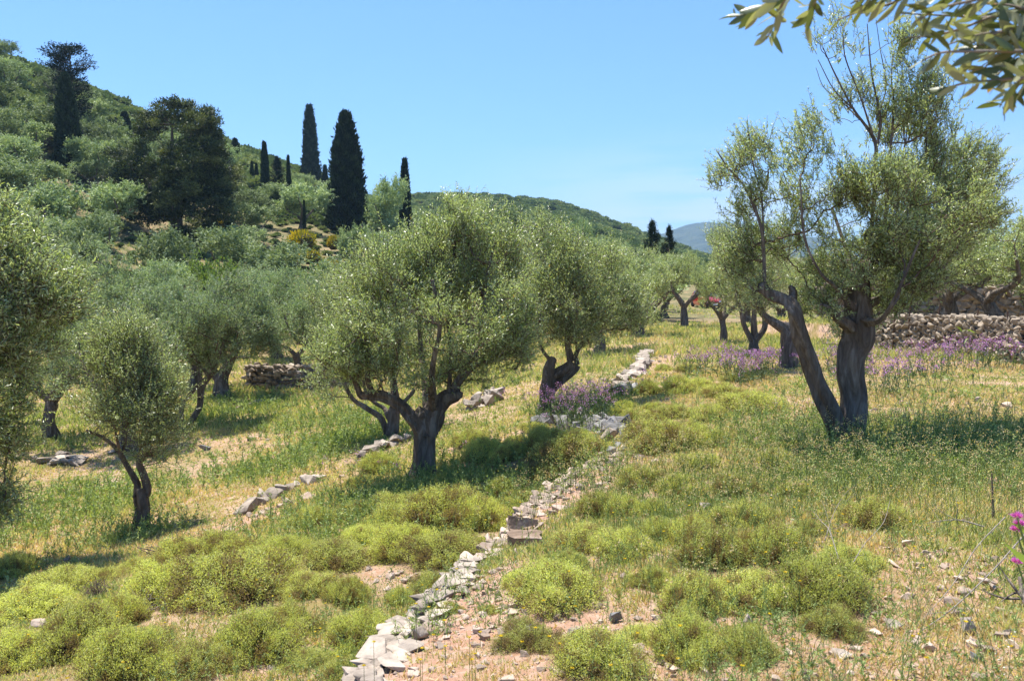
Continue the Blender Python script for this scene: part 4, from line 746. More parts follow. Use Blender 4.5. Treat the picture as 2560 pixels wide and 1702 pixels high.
def drywall(pts, hgt, size, seed, name, label, m='rock', thick=.4, cap=True, asp=(1.1, .8, .75), lift=0):
    r = np.random.default_rng(seed); P = np.array(pts, float)[:, :2]; g = Geo(); seg = np.linalg.norm(np.diff(P, axis=0), axis=1); L = seg.sum(); cum = np.concatenate([[0], np.cumsum(seg)]); org = on(*P[len(P) // 2])
    pos = []; sc = []; rz = []; ti = []
    nz = int(hgt / (size * .62)) + 1
    for row in range(2):
        for ly in range(nz + 1):
            s = r.uniform(0, size)
            while s < L:
                sz = size * r.uniform(.6, 1.3); x = np.interp(s, cum, P[:, 0]); y = np.interp(s, cum, P[:, 1]); k = min(np.searchsorted(cum, s, 'right') - 1, len(seg) - 1); dr = (P[k + 1] - P[k]) / seg[k]; nr = np.array([-dr[1], dr[0]])
                off = (row - .5) * thick + r.normal(0, size * .05); z = float(H(x - nr[0] * .6, y - nr[1] * .6)) + (ly + .2) * size * .62 + r.normal(0, size * .08) + lift; top = z0 = 0
                pos.append([x + nr[0] * off - org[0], y + nr[1] * off - org[1], z - org[2]]); sc.append(sz * np.array(asp) * .6 * r.uniform(.8, 1.2, 3)); rz.append(math.atan2(dr[1], dr[0]) + r.normal(0, .15)); ti.append(r.uniform(0, 1))
                s += sz * r.uniform(.85, 1.05)
    rocks(g, pos, np.array(sc), 0, np.array(ti), r=r, rz=np.array(rz))
    # hearting between the two faces
    n = 60; s = np.linspace(0, L, n); x = np.interp(s, cum, P[:, 0]); y = np.interp(s, cum, P[:, 1]); d = np.stack([np.gradient(x), np.gradient(y)], 1); d /= np.linalg.norm(d, axis=1)[:, None]; q = np.stack([-d[:, 1], d[:, 0]], 1) * thick * .42
    zb = H(x, y); zt = H(x - q[:, 0] * 3, y - q[:, 1] * 3) + hgt * .92 + lift
    v = np.stack([np.stack([x - q[:, 0], y - q[:, 1], zb - .3], -1), np.stack([x - q[:, 0], y - q[:, 1], zt], -1), np.stack([x + q[:, 0], y + q[:, 1], zt], -1), np.stack([x + q[:, 0], y + q[:, 1], zb - .3], -1)], 1) - org
    i = np.arange(n * 4).reshape(n, 4); f = np.concatenate([np.stack([i[:-1, a], i[1:, a], i[1:, b], i[:-1, b]], -1) for a, b in ((0, 1), (1, 2), (2, 3))]); g.add(v.reshape(-1, 3), f, 1, .2)
    return tag(obj(name, g.mesh(name, [M[m], M['greyrock']]), loc=org), label, 'wall', kind='thing')
lw = [at(u, v, d) for u, v, d in [(625, 962, 26.5), (700, 968, 26), (800, 965, 25.5), (900, 960, 25.5)]]
drywall(lw, .62, .19, 21, 'stone_wall', 'low brown dry stone wall in shade on the left behind the grey olives', m='warmrock', asp=(1.2, .8, .6))
drywall(WALLR[:-1][::-1], .86, .13, 22, 'stone_wall', 'pale dry stone wall with purple flowers before it at the right edge', m='wallrock')
bw = [at(u, 790, d)[:2] for u, d in [(3000, 23), (2560, 26.5), (2380, 27.5), (2180, 29), (2050, 31)]]
drywall([(x, y) for x, y in bw][::-1], .95, .24, 23, 'stone_wall', 'brown rear stone wall behind the two right olive trunks', asp=(1.1, .7, .9), lift=.15, m='warmrock')
def boulder(U, V, w_, h_, seed, label, m='greyrock', tilt=0, asp=.8, group='loose boulders around the terraces', lift=.25, k=None):
    r = np.random.default_rng(seed); p = hit(U, V); s = w_ * p[1] / FPX / 2; hh = h_ * p[1] / FPX / 2; V0, F0 = ROCKS[seed % len(ROCKS) if k is None else k]; g = Geo()
    v = V0 * [s, s * asp, hh]; c, sn = math.cos(tilt), math.sin(tilt); v = v @ np.array([[c, 0, -sn], [0, 1, 0], [sn, 0, c]]); g.add(v, F0, 0, r.uniform(.2, .9))
    return tag(obj('boulder', g.mesh('boulder', [M[m]]), loc=(p[0], p[1], p[2] + hh * (1 - lift)), rz=r.uniform(-.3, .3)), label, 'rock', group)
for i, (U, V, ww, hh, m, t, lab) in enumerate([
    (1523, 1108, 34, 46, 'rock', .5, 'big tilted flat-faced boulder in the rubble at the top of the path'), (1562, 1092, 40, 34, 'greyrock', -.4, 'squat grey boulder right of the big tilted one'), (1440, 1074, 22, 34, 'greyrock', .1, 'upright dark grey boulder in the rubble wall'),
    (1458, 1062, 26, 24, 'greyrock', .7, 'rounded grey boulder capping the rubble wall'), (1412, 1082, 34, 24, 'rock', -.5, 'pale slanting boulder at the left of the rubble wall'), (1535, 1140, 36, 30, 'greyrock', .8, 'grey boulder lying below the big tilted one'), (1582, 1108, 30, 26, 'rock', .2, 'white boulder at the right end of the rubble'),
    (1040, 1553, 42, 36, 'greyrock', 0, 'dark-shadowed squarish stone left of the path edge'), (1052, 1595, 44, 36, 'rock', .1, 'white blocky stone standing on the path edge near the bottom'), (1545, 1555, 44, 30, 'greyrock', .1, 'grey stone in the shade of the big right cushion shrub'), (1170, 1486, 50, 24, 'rock', .2, 'pale flat stone lying across the path edge'),
    (1870, 1570, 34, 44, 'rock', .4, 'narrow pale stone among weeds at the lower right'), (2235, 1570, 50, 26, 'rock', 0, 'pale rounded stone on bare ground at the lower right'), (2415, 1585, 50, 56, 'rock', .9, 'largest white stone heap piece at the lower right'), (1435, 1590, 36, 26, 'rock', 0, 'white stone below the big right cushion shrub'),
    (762, 1372, 26, 18, 'rock', 0, 'small white stone above the left cushion mats'), (860, 1357, 22, 12, 'rock', 0, 'smallest white stone above the left cushion mats'), (1480, 1198, 22, 16, 'rock', 0, 'round white stone on the gravel of the path'), (1462, 1215, 24, 12, 'rock', 0, 'flat white stone on the gravel of the path'), (1775, 1265, 50, 18, 'rock', 0, 'pale flat stone half hidden in the right weeds'),
    (512, 1125, 26, 16, 'greyrock', .4, 'small dark stone alone in the left meadow'), (1340, 1600, 60, 44, 'greyrock', .1, 'grey stone under the front cushion shrub beside the path'), (440, 1402, 18, 14, 'rock', 0, 'little white stone at the foot of the brush pile'), (1610, 1260, 20, 14, 'rock', 0, 'tiny pale stone above the grey-green weed clump'),
    (1690, 1320, 44, 18, 'rock', .1, 'flat pale stone left of the wide right cushion'), (2440, 1650, 40, 26, 'greyrock', .1, 'greyish stone near the bottom right corner'), (2105, 1640, 60, 20, 'rock', 0, 'long pale stone at the bottom right')]):
    boulder(U, V, ww, hh, 40 + i, lab, m, t)
def slab(U, V, w_, dpt, hh, rz, tilt, label, wedge=0):
    p = hit(U, V); k = p[1] / FPX; g = Geo(); bm = bmesh.new(); bmesh.ops.create_cube(bm, size=1); bmesh.ops.subdivide_edges(bm, edges=bm.edges[:], cuts=5, use_grid_fill=True)
    r = np.random.default_rng(int(U))
    for v in bm.verts:
        c = v.co; c.x += .05 * math.sin(c.y * 9 + U) + r.normal(0, .012); c.y += .05 * math.sin(c.x * 8); c.z += r.normal(0, .03)
        if wedge: c.z *= 1 - wedge * (c.x + .5)
        c.x *= w_ * k; c.y *= dpt * k; c.z *= hh * k
    me = bpy.data.meshes.new('slab'); bm.to_mesh(me); bm.free(); me.materials.append(M['slab'])
    o = obj('stone_slab', me, loc=(p[0], p[1], p[2] + hh * k * .5 + .02), rz=rz); o.rotation_euler = (tilt, .0, rz); return tag(o, label, 'stone slab', 'two slabs on the path edge')
slab(1312, 1366, 82, 60, 28, -.05, .05, 'brown flat slab lying level on the path edge, the nearer of the two'); slab(1308, 1328, 70, 26, 34, .1, -.35, 'wedge-shaped slab standing on edge just behind the flat slab', wedge=.6)

# ------------------------------------------------------------------ gravel and small stones (too many to count)
def gravel():
    g = Geo(); r = np.random.default_rng(60); N = 150000
    R = np.exp(r.uniform(math.log(2.2), math.log(42), N)); a = np.radians(r.uniform(-42, 42, N)); x = R * np.sin(a); y = R * np.cos(a); b = bare(x, y)
    keep = r.uniform(0, 1, N) < np.clip(b ** 1.5 * .55 + .008, 0, 1) * np.clip(.4 + vnoise(x, y, 5, 30), .15, 1); x, y, R, b = x[keep], y[keep], R[keep], b[keep]
    z = H(x, y); s = (.008 + .05 * r.uniform(0, 1, len(x)) ** 5) * np.clip(R / 6, .6, 2.2)
    rocks(g, np.stack([x, y, z + s * .25], -1), s, 0, flat=True, r=r); print('gravel', len(x))
    tag(obj('gravel', g.mesh('gravel', [M['gravel']])), 'pale pinkish gravel and broken limestone scattered on bare soil', 'gravel', kind='stuff')
gravel()

# ------------------------------------------------------------------ cushion shrubs
def gen_cushion(seed, nt_=520, per=26, dry=.22):
    r = np.random.default_rng(seed); g = Geo(); nl = 5; lob = [(0, 0, 0, .62, .62, .42)]
    for k in range(nl):
        a = r.uniform(0, 6.28); q = r.uniform(.3, .6); lob.append((q * math.cos(a), q * math.sin(a), 0, r.uniform(.25, .45), r.uniform(.25, .45), r.uniform(.2, .4)))
    def hgt(x, y):
        z = 0 * x
        for l in lob: q = 1 - ((x - l[0]) / l[3]) ** 2 - ((y - l[1]) / l[4]) ** 2; z = np.maximum(z, l[5] * np.sqrt(np.maximum(q, 0)))
        return z
    # sprig tips spread over the lumpy dome
    xy = r.uniform(-1.05, 1.05, (nt_ * 9, 2)); z = hgt(xy[:, 0], xy[:, 1]); m = z > .02; xy = xy[m][:nt_ * 2]; z = z[m][:nt_ * 2]
    e = .03; gx = (hgt(xy[:, 0] + e, xy[:, 1]) - hgt(xy[:, 0] - e, xy[:, 1])) / (2 * e); gy = (hgt(xy[:, 0], xy[:, 1] + e) - hgt(xy[:, 0], xy[:, 1] - e)) / (2 * e); nn = norm(np.stack([-gx, -gy, np.ones(len(z))], -1)); nn[:, 2] = np.maximum(nn[:, 2], .1)
    tip = np.stack([xy[:, 0], xy[:, 1], z], -1) * r.uniform(.86, 1.06, (len(z), 1)); lump = .5 + .5 * np.sin(xy[:, 0] * 9 + seed) * np.sin(xy[:, 1] * 8 - seed)
    root = np.stack([xy[:, 0] * .35, xy[:, 1] * .35, 0 * z], -1); P = np.stack([root, root * .4 + tip * .6 + [0, 0, -.03], tip], 1)
    tubes(g, P, np.broadcast_to([.006, .004, .002], (len(z), 3)), 3, 1, .3, cap=False)
    n = len(tip) * per; T = np.repeat(tip, per, 0); N_ = np.repeat(nn, per, 0); t = r.uniform(-1.0, .25, n) ** 1; c = T + norm(T - np.repeat(root, per, 0)) * (t * .12)[:, None] + r.normal(0, .022, (n, 3)); c[:, 2] = np.maximum(c[:, 2], .004)
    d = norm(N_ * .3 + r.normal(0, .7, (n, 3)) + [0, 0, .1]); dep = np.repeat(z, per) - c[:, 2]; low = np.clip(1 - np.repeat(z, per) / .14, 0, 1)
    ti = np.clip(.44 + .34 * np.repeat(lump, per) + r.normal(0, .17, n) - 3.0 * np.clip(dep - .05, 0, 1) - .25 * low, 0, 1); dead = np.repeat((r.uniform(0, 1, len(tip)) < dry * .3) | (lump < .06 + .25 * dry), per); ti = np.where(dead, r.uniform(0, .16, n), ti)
    leaves(g, c, d, r.uniform(.016, .036, n), r.uniform(.006, .012, n), ti, 0, r=r, up=None); return g.mesh('cushion', [M['cushion'], M['twig']])
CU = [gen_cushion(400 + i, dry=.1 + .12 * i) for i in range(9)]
CUN = 'green cushion shrubs on the terraces'
cush = [(60, 1560, 240), (170, 1660, 330), (150, 1500, 230), (350, 1650, 190), (390, 1530, 270), (560, 1530, 340), (620, 1670, 300), (710, 1600, 190), (830, 1440, 250), (700, 1410, 150), (640, 1480, 210), (910, 1640, 230), (870, 1520, 150), (1000, 1410, 200), (1120, 1430, 240), (980, 1350, 200), (1090, 1345, 250), (1200, 1340, 200), (1265, 1300, 140),
        (1090, 1510, 180), (780, 1325, 150), (890, 1300, 130), (1010, 1300, 180), (440, 1430, 180), (20, 1450, 150), (540, 1420, 180), (290, 1580, 200), (1000, 1520, 120), (880, 1710, 190), (270, 1720, 300), (480, 1710, 250), (10, 1690, 240), (760, 1500, 170), (460, 1480, 190), (250, 1470, 150), (330, 1440, 120), (900, 1370, 150), (1180, 1300, 120),
        (1250, 1250, 120), (1310, 1270, 130), (1370, 1140, 170), (1440, 1175, 190), (1500, 1150, 110), (1390, 1215, 150), (1180, 1120, 120), (1215, 1165, 140), (1275, 1160, 110), (940, 1190, 120), (900, 1225, 110), (1335, 1085, 80), (1300, 1120, 90), (1450, 1120, 110),
        (1665, 1140, 200), (1590, 1055, 110), (1740, 1130, 160), (1690, 1055, 140), (1780, 1055, 130), (1620, 990, 90), (1890, 1045, 170), (1810, 1000, 140), (1660, 930, 60), (1725, 935, 80), (1700, 990, 110), (1560, 1040, 90), (1640, 1040, 100), (1750, 975, 90), (1840, 960, 80),
        (1400, 1540, 330), (1480, 1390, 210), (1570, 1410, 240), (1330, 1640, 230), (1490, 1710, 300), (1640, 1300, 130), (1900, 1540, 330), (2090, 1540, 300), (1750, 1550, 270), (1720, 1670, 300), (2090, 1600, 200), (1880, 1670, 240), (1800, 1430, 230), (1960, 1430, 260), (2130, 1450, 200), (1640, 1480, 150), (1300, 1480, 160), (1230, 1540, 90), (1600, 1620, 160), (1600, 1230, 150), (1700, 1250, 170), (1850, 1250, 180), (2000, 1255, 150), (1760, 1180, 140), (1950, 1180, 150), (1650, 1370, 180), (1740, 1380, 190), (1560, 1300, 140), (2210, 1330, 180), (1880, 1330, 210), (1500, 1300, 150), (2380, 1320, 70), (1420, 1440, 170), (2030, 1345, 120), (760, 1680, 160), (1120, 1540, 90)]
def cuslab(U, V, wp):
    if U < 340 and V > 1400: return 'yellow-green cushion shrub in the mat at the bottom left corner, %s' % ('%s piece' % ('wide' if wp > 200 else 'small'))
    if V > 1400: return 'yellow-green cushion shrub %s the stone path edge in the foreground' % ('left of' if U < 1230 else 'right of')
    if U >= 1540 and V > 1170: return 'soft green bushy clump shrub among the weeds of the right terrace'
    if U < 1330: return 'light green cushion shrub below the middle olive on the left terrace'
    return 'light green cushion shrub around the upper path and rubble'
special = {(910, 1640): 'round ball-like cushion shrub left of the path edge near the bottom', (830, 1440): 'dark-hearted cushion shrub on the left terrace', (1400, 1540): 'broad brown-skirted cushion shrub right of the path', (1900, 1540): 'largest spreading cushion shrub at the lower right, left part', (2090, 1540): 'spreading cushion shrub at the lower right under curved dead twigs', (1640, 1300): 'greyish green bush among weeds right of the path',
           (1660, 930): 'small round bush beside the upper path', (1690, 1055): 'upright cushion bush with a dark brown hollow on the right meadow', (170, 1660): 'widest cushion mat in the bottom left corner', (560, 1530): 'long wide cushion mat in the left foreground'}
CXY = []
for i, (U, V, wp) in enumerate(cush):
    p = hit(U, V - wp * .06); s = wp * p[1] / FPX / (1.4 if U < 1230 else 1.5)
    CXY.append((p[0], p[1] + s * .25, s))
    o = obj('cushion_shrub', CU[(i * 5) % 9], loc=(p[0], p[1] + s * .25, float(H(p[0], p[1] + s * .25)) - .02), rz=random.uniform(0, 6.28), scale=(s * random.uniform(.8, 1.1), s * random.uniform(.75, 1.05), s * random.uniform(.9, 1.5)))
    if (U, V) in special: tag(o, special[(U, V)], 'shrub')
    else: tag(o, cuslab(U, V, wp), 'shrub', CUN + ': ' + cuslab(U, V, wp).split('shrub ')[1])
# ------------------------------------------------------------------ grass, weeds, flowers (too many to count)
TREES_XY = [hit(u, v)[:2] for u, v in [(1060, 1200), (2140, 1110), (354, 1325), (1363, 1028), (975, 1090)]]
def grass(name, label, N, seed, rlo, rhi, hfun, tfun, dens, blades=6, wmul=1.0, lean=.6, m='grass'):
    r = np.random.default_rng(seed); g = Geo()
    R = np.exp(r.uniform(math.log(rlo), math.log(rhi), N)); a = np.radians(r.uniform(-41, 41, N)); x = R * np.sin(a); y = R * np.cos(a)
    k = r.uniform(0, 1, N) < dens(x, y, r) * free(x, y); x, y, R = x[k], y[k], R[k]; z = H(x, y); n = len(x)
    h_ = hfun(x, y, r, n); ti = tfun(x, y, r, n)
    X = np.repeat(np.stack([x, y, z], -1), blades, 0); nb = n * blades; h2 = np.repeat(h_, blades) * r.uniform(.5, 1.15, nb); R2 = np.repeat(R, blades)
    X[:, :2] += r.normal(0, .022, (nb, 2)) * np.clip(R2 / 6, 1, 4)[:, None]; X[:, 2] -= .01
    d = norm(np.stack([r.normal(0, lean, nb), r.normal(0, lean, nb), np.ones(nb)], -1))
    leaves(g, X, d, h2, np.clip(.0026 * R2 ** .75, .004, .05) * wmul * r.uniform(.7, 1.3, nb), np.clip(np.repeat(ti, blades) + r.normal(0, .09, nb), 0, 1), 0, r=r, shape=.3)
    print(name, nb); tag(obj(name, g.mesh(name, [M[m]])), label, 'grass', kind='stuff')
def free(x, y):
    b = 1 + 0 * x
    for cx, cy, s_ in CXY: b = np.minimum(b, np.clip((np.hypot(x - cx, y - cy) / s_ - .62) * 4, .06, 1))
    return b
def patch(x, y): return .5 + .5 * np.clip(vnoise(x, y, 1.1, 21) * 1.3 + .6 * vnoise(x, y, 3.2, 22), -1, 1)
def dry(x, y): return np.clip(.42 + .10 * (x > 0) + .5 * vnoise(x, y, .5, 23) + .45 * vnoise(x, y, 2.0, 24) + .15 * vnoise(x, y, 6, 29), 0, 1)
shade = [(hit(u, v)[:2], ru) for u, v, ru in [(1100, 1230, 1.7), (700, 1170, 1.0), (2350, 1130, 1.5), (150, 1280, 1.6), (330, 1340, .7), (850, 1050, 1.6), (640, 1010, 2.5), (1440, 1010, .8), (900, 1085, 1.2), (2000, 1090, .8)]]
def lush(x, y):
    b = 0 * x
    for (p, ru) in shade: b = np.maximum(b, np.clip(1.5 - np.hypot(x - p[0], (y - p[1]) / 1.1) / ru, 0, 1))
    return b
grass('meadow_grass', 'short mixed green and straw-coloured grass over the terraces', 150000, 71, 2.3, 45, lambda x, y, r, n: (.022 + .065 * patch(x, y)) * r.uniform(.6, 1.3, n) * (1 + 1.0 * lush(x, y)), lambda x, y, r, n: np.clip(.27 + .66 * dry(x, y) + r.normal(0, .18, n) - .30 * lush(x, y), 0, 1), lambda x, y, r: np.clip(1.05 - 1.0 * bare(x, y), .03, 1) * np.clip(.45 + patch(x, y), 0, 1), blades=7)
grass('dry_grass', 'low dry orange-brown grass and litter between the shrubs', 110000, 72, 2.3, 40, lambda x, y, r, n: r.uniform(.02, .06, n), lambda x, y, r, n: r.uniform(.62, 1, n), lambda x, y, r: np.clip(.8 - .75 * bare(x, y), .12, 1) * np.clip(dry(x, y) + .25, 0, 1), blades=6, lean=1.3)
grass('distant_meadow', 'far strip of yellow-green meadow towards the road', 26000, 73, 20, 75, lambda x, y, r, n: r.uniform(.10, .3, n), lambda x, y, r, n: np.clip(.15 + .5 * dry(x, y) + r.normal(0, .2, n), 0, 1), lambda x, y, r: np.clip(1 - 1.1 * bare(x, y), .0, 1), blades=6)
def weeds(name, label, N, seed, dens, hlo, hhi, leafy=14, L=.03, W=.006, rlo=2.6, rhi=24, m='weed', head=None):
    r = np.random.default_rng(seed); g = Geo(); R = np.exp(r.uniform(math.log(rlo), math.log(rhi), N)); a = np.radians(r.uniform(-39, 39, N)); x = R * np.sin(a); y = R * np.cos(a)
    k = r.uniform(0, 1, N) < dens(x, y); x, y, R = x[k], y[k], R[k]; n = len(x); b = np.stack([x, y, H(x, y) - .01], -1); h_ = r.uniform(hlo, hhi, n); d = norm(np.stack([r.normal(0, .16, n), r.normal(0, .16, n), np.ones(n)], -1)); bend = r.normal(0, .08, (n, 3)); bend[:, 2] = 0
    P = np.stack([b, b + d * h_[:, None] * .5 + bend * .3, b + d * h_[:, None] + bend], 1); wr = np.clip(R * .00022, .0012, .006)
    tubes(g, P, wr[:, None] * np.array([1.3, 1, .6]), 3, 0, .2, cap=False)
    t = r.uniform(.12, 1, (n, leafy)); q = P[:, None, 0] + (P[:, None, 2] - P[:, None, 0]) * t[..., None]; dd = norm(r.normal(0, .8, (n, leafy, 3)) + [0, 0, .6]); sc = np.clip(R / 7, .8, 2.4)[:, None] * r.uniform(.5, 1.2, (n, leafy)) * (1.15 - .6 * t)
    leaves(g, q.reshape(-1, 3), dd.reshape(-1, 3), (L * sc).ravel(), (W * sc).ravel(), np.clip(np.repeat(r.uniform(.1, .9, n), leafy) + r.normal(0, .1, n * leafy), 0, 1) * (.48 if head == 'purple' else 1), 0, r=r)
    if head:
        nh, hs, lo, hi, hm = {'purple': (16, .018, .52, 1, 0), 'white': (9, .012, 0, 1, 1), 'straw': (10, .016, .5, 1, 1)}[head]
        sc = np.clip(R / 9, .8, 2)[:, None, None]; c = P[:, None, 2] + r.normal(0, .018, (n, nh, 3)) * sc; dd = norm(r.normal(0, .7, (n, nh, 3)) + [0, 0, .5]); s2 = (sc[..., 0] * r.uniform(.7, 1.2, (n, nh))).ravel()
        leaves(g, c.reshape(-1, 3), dd.reshape(-1, 3), hs * s2, hs * .5 * s2, r.uniform(lo, hi, n * nh), hm, r=r)
    print(name, n); tag(obj(name, g.mesh(name, [M[m], M['white'] if head == 'white' else M['grass']])), label, 'weeds' if head != 'purple' else 'flowers', kind='stuff')
def right(x, y): return np.clip((x / y - .03) * 8, 0, 1) * np.clip(1.3 - bare(x, y) * 1.2, 0, 1)
weeds('green_weeds', 'feathery green weed stalks standing on the right terrace', 11000, 81, lambda x, y: right(x, y) * np.clip(.35 + vnoise(x, y, 1.5, 40), .02, 1) * (y < 14), .12, .32, 26, .034, .006, rhi=14)
weeds('leafy_herbs', 'low broad-leaved pale green herbs on the right terrace', 14000, 91, lambda x, y: right(x, y) * np.clip(.2 + vnoise(x, y, 2.2, 46), 0, 1), .04, .12, 14, .038, .014, rhi=18)
weeds('shade_weeds', 'tall dark green weeds in the shade under the olive trees', 26000, 82, lambda x, y: .9 * lush(x, y) * (y > 6), .15, .38, 18, .045, .012, rlo=5, rhi=30)
weeds('straw_weeds', 'dry pale seed-headed weeds around the right olive', 14000, 83, lambda x, y: np.clip(1.4 - np.hypot((x - 3.1) / 2.8, (y - 8.0) / 2.6), 0, 1) + .10 * right(x, y), .2, .45, 8, .03, .005, m='weed', head='straw', rlo=3.5, rhi=16)
weeds('meadow_weeds', 'scattered small green weeds on the left terraces', 22000, 84, lambda x, y: np.clip(.15 + .7 * vnoise(x, y, 1.2, 41), .03, 1) * (x / y < .15), .08, .24, 16, .04, .01, rlo=4, rhi=30)
def blob(l):
    pts = [(hit(u, v)[:2], ru, rd) for u, v, ru, rd in l]
    def f(x, y):
        b = 0 * x
        for p, ru, rd in pts: b = np.maximum(b, np.clip(1.3 - np.hypot((x - p[0]) / ru, (y - p[1]) / rd), 0, 1))
        return .5 * b * np.clip(.3 + 1.5 * vnoise(x, y, 2.5, 44), 0, 1)
    return f
weeds('purple_wildflowers', 'pink-purple wildflower drifts under the right olives and along the pale wall', 60000, 85, blob([(1850, 945, 1.3, 1.8), (1930, 940, 1.3, 1.5), (2020, 945, 1.0, 1.2), (2200, 985, .7, .5), (2330, 980, 1.2, .6), (2460, 925, 1.7, 1.1), (2300, 935, 1.2, .8), (2540, 925, 1.0, 1.0)]), .35, .62, 10, .05, .01, rlo=9, rhi=26, m='purple', head='purple')
weeds('purple_wildflowers', 'clump of purple wildflowers at the foot of the crooked-trunk olive', 50000, 86, blob([(1430, 1060, .9, .9), (1400, 1055, .7, .7), (1480, 1050, .6, .7)]), .35, .65, 12, .06, .012, rlo=9, rhi=22, m='purple', head='purple')
weeds('purple_wildflowers', 'thinly scattered purple flowers in the middle meadow', 5000, 87, blob([(1180, 1125, .8, 1), (820, 1180, .5, .6), (1250, 1030, 1, 1.5), (1000, 1170, 1.4, .8), (2130, 1040, .8, .8), (1700, 960, 1.2, .8), (900, 1160, .4, .5)]), .12, .3, 8, .04, .008, rlo=6, rhi=22, m='purple', head='purple')
weeds('white_daisies', 'tiny white daisies on the bare ground at the lower right', 7000, 88, blob([(2330, 1600, .45, .35), (2420, 1660, .5, .3), (2250, 1640, .3, .3), (2480, 1110, .6, .8)]), .03, .08, 5, .02, .004, rlo=2.8, rhi=12, head='white')
weeds('dry_thistle_stalks', 'brown dry stalks at the edge of the meadow before the car', 3000, 89, blob([(1640, 800, 3, 3), (1560, 835, 2, 3), (1760, 830, 3, 4), (1590, 860, 1.5, 2)]), .35, .8, 10, .05, .012, rlo=14, rhi=40, m='grass', head='straw')
def yellow():
    g = Geo(); r = np.random.default_rng(90); n = 420; R = np.exp(r.uniform(math.log(3), math.log(14), n)); a = np.radians(r.uniform(-38, 38, n)); x = R * np.sin(a); y = R * np.cos(a); z = H(x, y) + r.uniform(.06, .26, n)
    nh = 9; c = np.repeat(np.stack([x, y, z], -1), nh, 0); ph = np.tile(np.linspace(0, 6.28, nh, endpoint=False), n); d = np.stack([np.cos(ph), np.sin(ph), .35 + 0 * ph], -1)
    leaves(g, c, d, .011, .006, .9, 0, r=r); P = np.stack([np.stack([x, y, H(x, y)], -1), np.stack([x, y, z], -1)], 1); tubes(g, P, np.full((n, 2), .0012), 3, 1, .3, cap=False)
    tag(obj('yellow_flowers', g.mesh('yellow_flowers', [M['gorse'], M['weed']])), 'single small yellow flowers dotted through the grass and shrubs', 'flowers', kind='stuff')
yellow()

# ------------------------------------------------------------------ dead twigs, sticks, stake
def stick(name, label, pts, rad, seed, m='deadtwig', cat='stick', group=None, side=0, lift=True):
    r = np.random.default_rng(seed); g = Geo(); W_ = []
    for (u, v, dz) in pts: p = hit(u, v); W_.append([p[0], p[1], p[2] + dz])
    W_ = np.array(W_); o = W_[0].copy(); P, R = spline(W_ - o, np.linspace(rad, rad * .4, len(W_)), 8); tubes(g, P, R, 6, 0)
    for k in range(side):
        i = r.integers(2, len(P) - 2); d = norm((P[i + 1] - P[i - 1]) + r.normal(0, .03, 3) * 2); d = norm(d + r.normal(0, .5, 3)); l = r.uniform(.08, .3); q, rr = spline([P[i], P[i] + d * l * .5 + r.normal(0, .01, 3), P[i] + d * l], [R[i] * .6, R[i] * .4, .001], 5); tubes(g, q, rr, 5, 0)
    return tag(obj(name, g.mesh(name, [M[m]]), loc=o), label, cat, group)
stick('fallen_branch', 'long thin fallen branch sloping down from the right edge', [(2700, 1290, .32), (2560, 1400, .16), (2480, 1470, .10), (2380, 1540, .04), (2290, 1590, .01)], .0055, 1, side=7)
stick('fallen_branch', 'thin pale twig lying above the long fallen branch', [(2510, 1330, .10), (2440, 1400, .08), (2380, 1480, .04), (2300, 1560, .01)], .004, 2, side=5)
stick('dead_twig', 'pale curved dead twig arching over the spreading right cushion', [(2130, 1460, .12), (2160, 1425, .16), (2205, 1385, .2), (2222, 1320, .2)], .0028, 3, side=3)
stick('dead_twig', 'tall crooked dead twig rising above the spreading right cushion', [(2060, 1390, .1), (2085, 1320, .12), (2120, 1270, .14), (2190, 1225, .15)], .0024, 4, side=3)
stick('dead_twig', 'branched dead twig in the heart of the spreading right cushion', [(2100, 1470, .12), (2070, 1430, .24), (2050, 1400, .24), (2030, 1370, .24)], .0032, 5, side=8)
stick('fallen_branch', 'flat dead branch lying before the right olive shade', [(2460, 1335, .05), (2390, 1325, .07), (2310, 1322, .04)], .006, 6, side=6)
stick('wooden_stake', 'short orange-brown stake stuck in the ground at the right', [(2484, 1300, 0), (2478, 1300, .16), (2472, 1300, .33)], .011, 7, m='slab', cat='stake')
stick('broken_stump', 'small dark broken root at the right edge', [(2575, 1530, .02), (2558, 1520, .05), (2545, 1500, .12)], .02, 8, m='bark', cat='root', side=4)
def twigheap(name, label, U, V, wpx, n, seed, m, flat=.25, up=0, rad=.004):
    r = np.random.default_rng(seed); p = hit(U, V); k = p[1] / FPX; g = Geo(); w_ = wpx * k; c = r.normal(0, w_ * .2, (n, 3)) * [1, .8, 0]; c[:, 2] = np.abs(r.normal(0, .05, n)); d = norm(r.normal(0, 1, (n, 3)) * [1, 1, flat] + [0, 0, up]); l = r.uniform(.25, .7, n)[:, None] * w_ * .7
    a = c - d * l * .5 * (0 if up else 1); b = c + d * l; md = (a + b) / 2 + r.normal(0, .02, (n, 3)); P = np.stack([a, md, b], 1); P[..., 2] = np.maximum(P[..., 2], .0); tubes(g, P, np.array([1, .8, .35]) * r.uniform(.5, 1.3, (n, 1)) * rad, 4, 0, cap=False)
    return tag(obj(name, g.mesh(name, [M[m]]), loc=p), label, 'dead wood')
twigheap('brush_pile', 'pile of dark dead brushwood on the left terrace by the bare soil', 435, 1395, 150, 90, 91, 'twig', rad=.008)
stick('fallen_branch', 'dark stick poking out of the left brush pile', [(430, 1392, .1), (475, 1378, .08), (522, 1360, .05)], .012, 9, m='twig', side=3)
twigheap('dead_shrub', 'grey leafless dead shrub among the left cushion mats', 335, 1545, 150, 120, 92, 'deadtwig', flat=.7, up=.9, rad=.0028)
twigheap('dead_shrub', 'pale leafless dead shrub right of the middle olive shade', 1325, 1125, 90, 60, 93, 'deadtwig', flat=.6, up=.9, rad=.004)
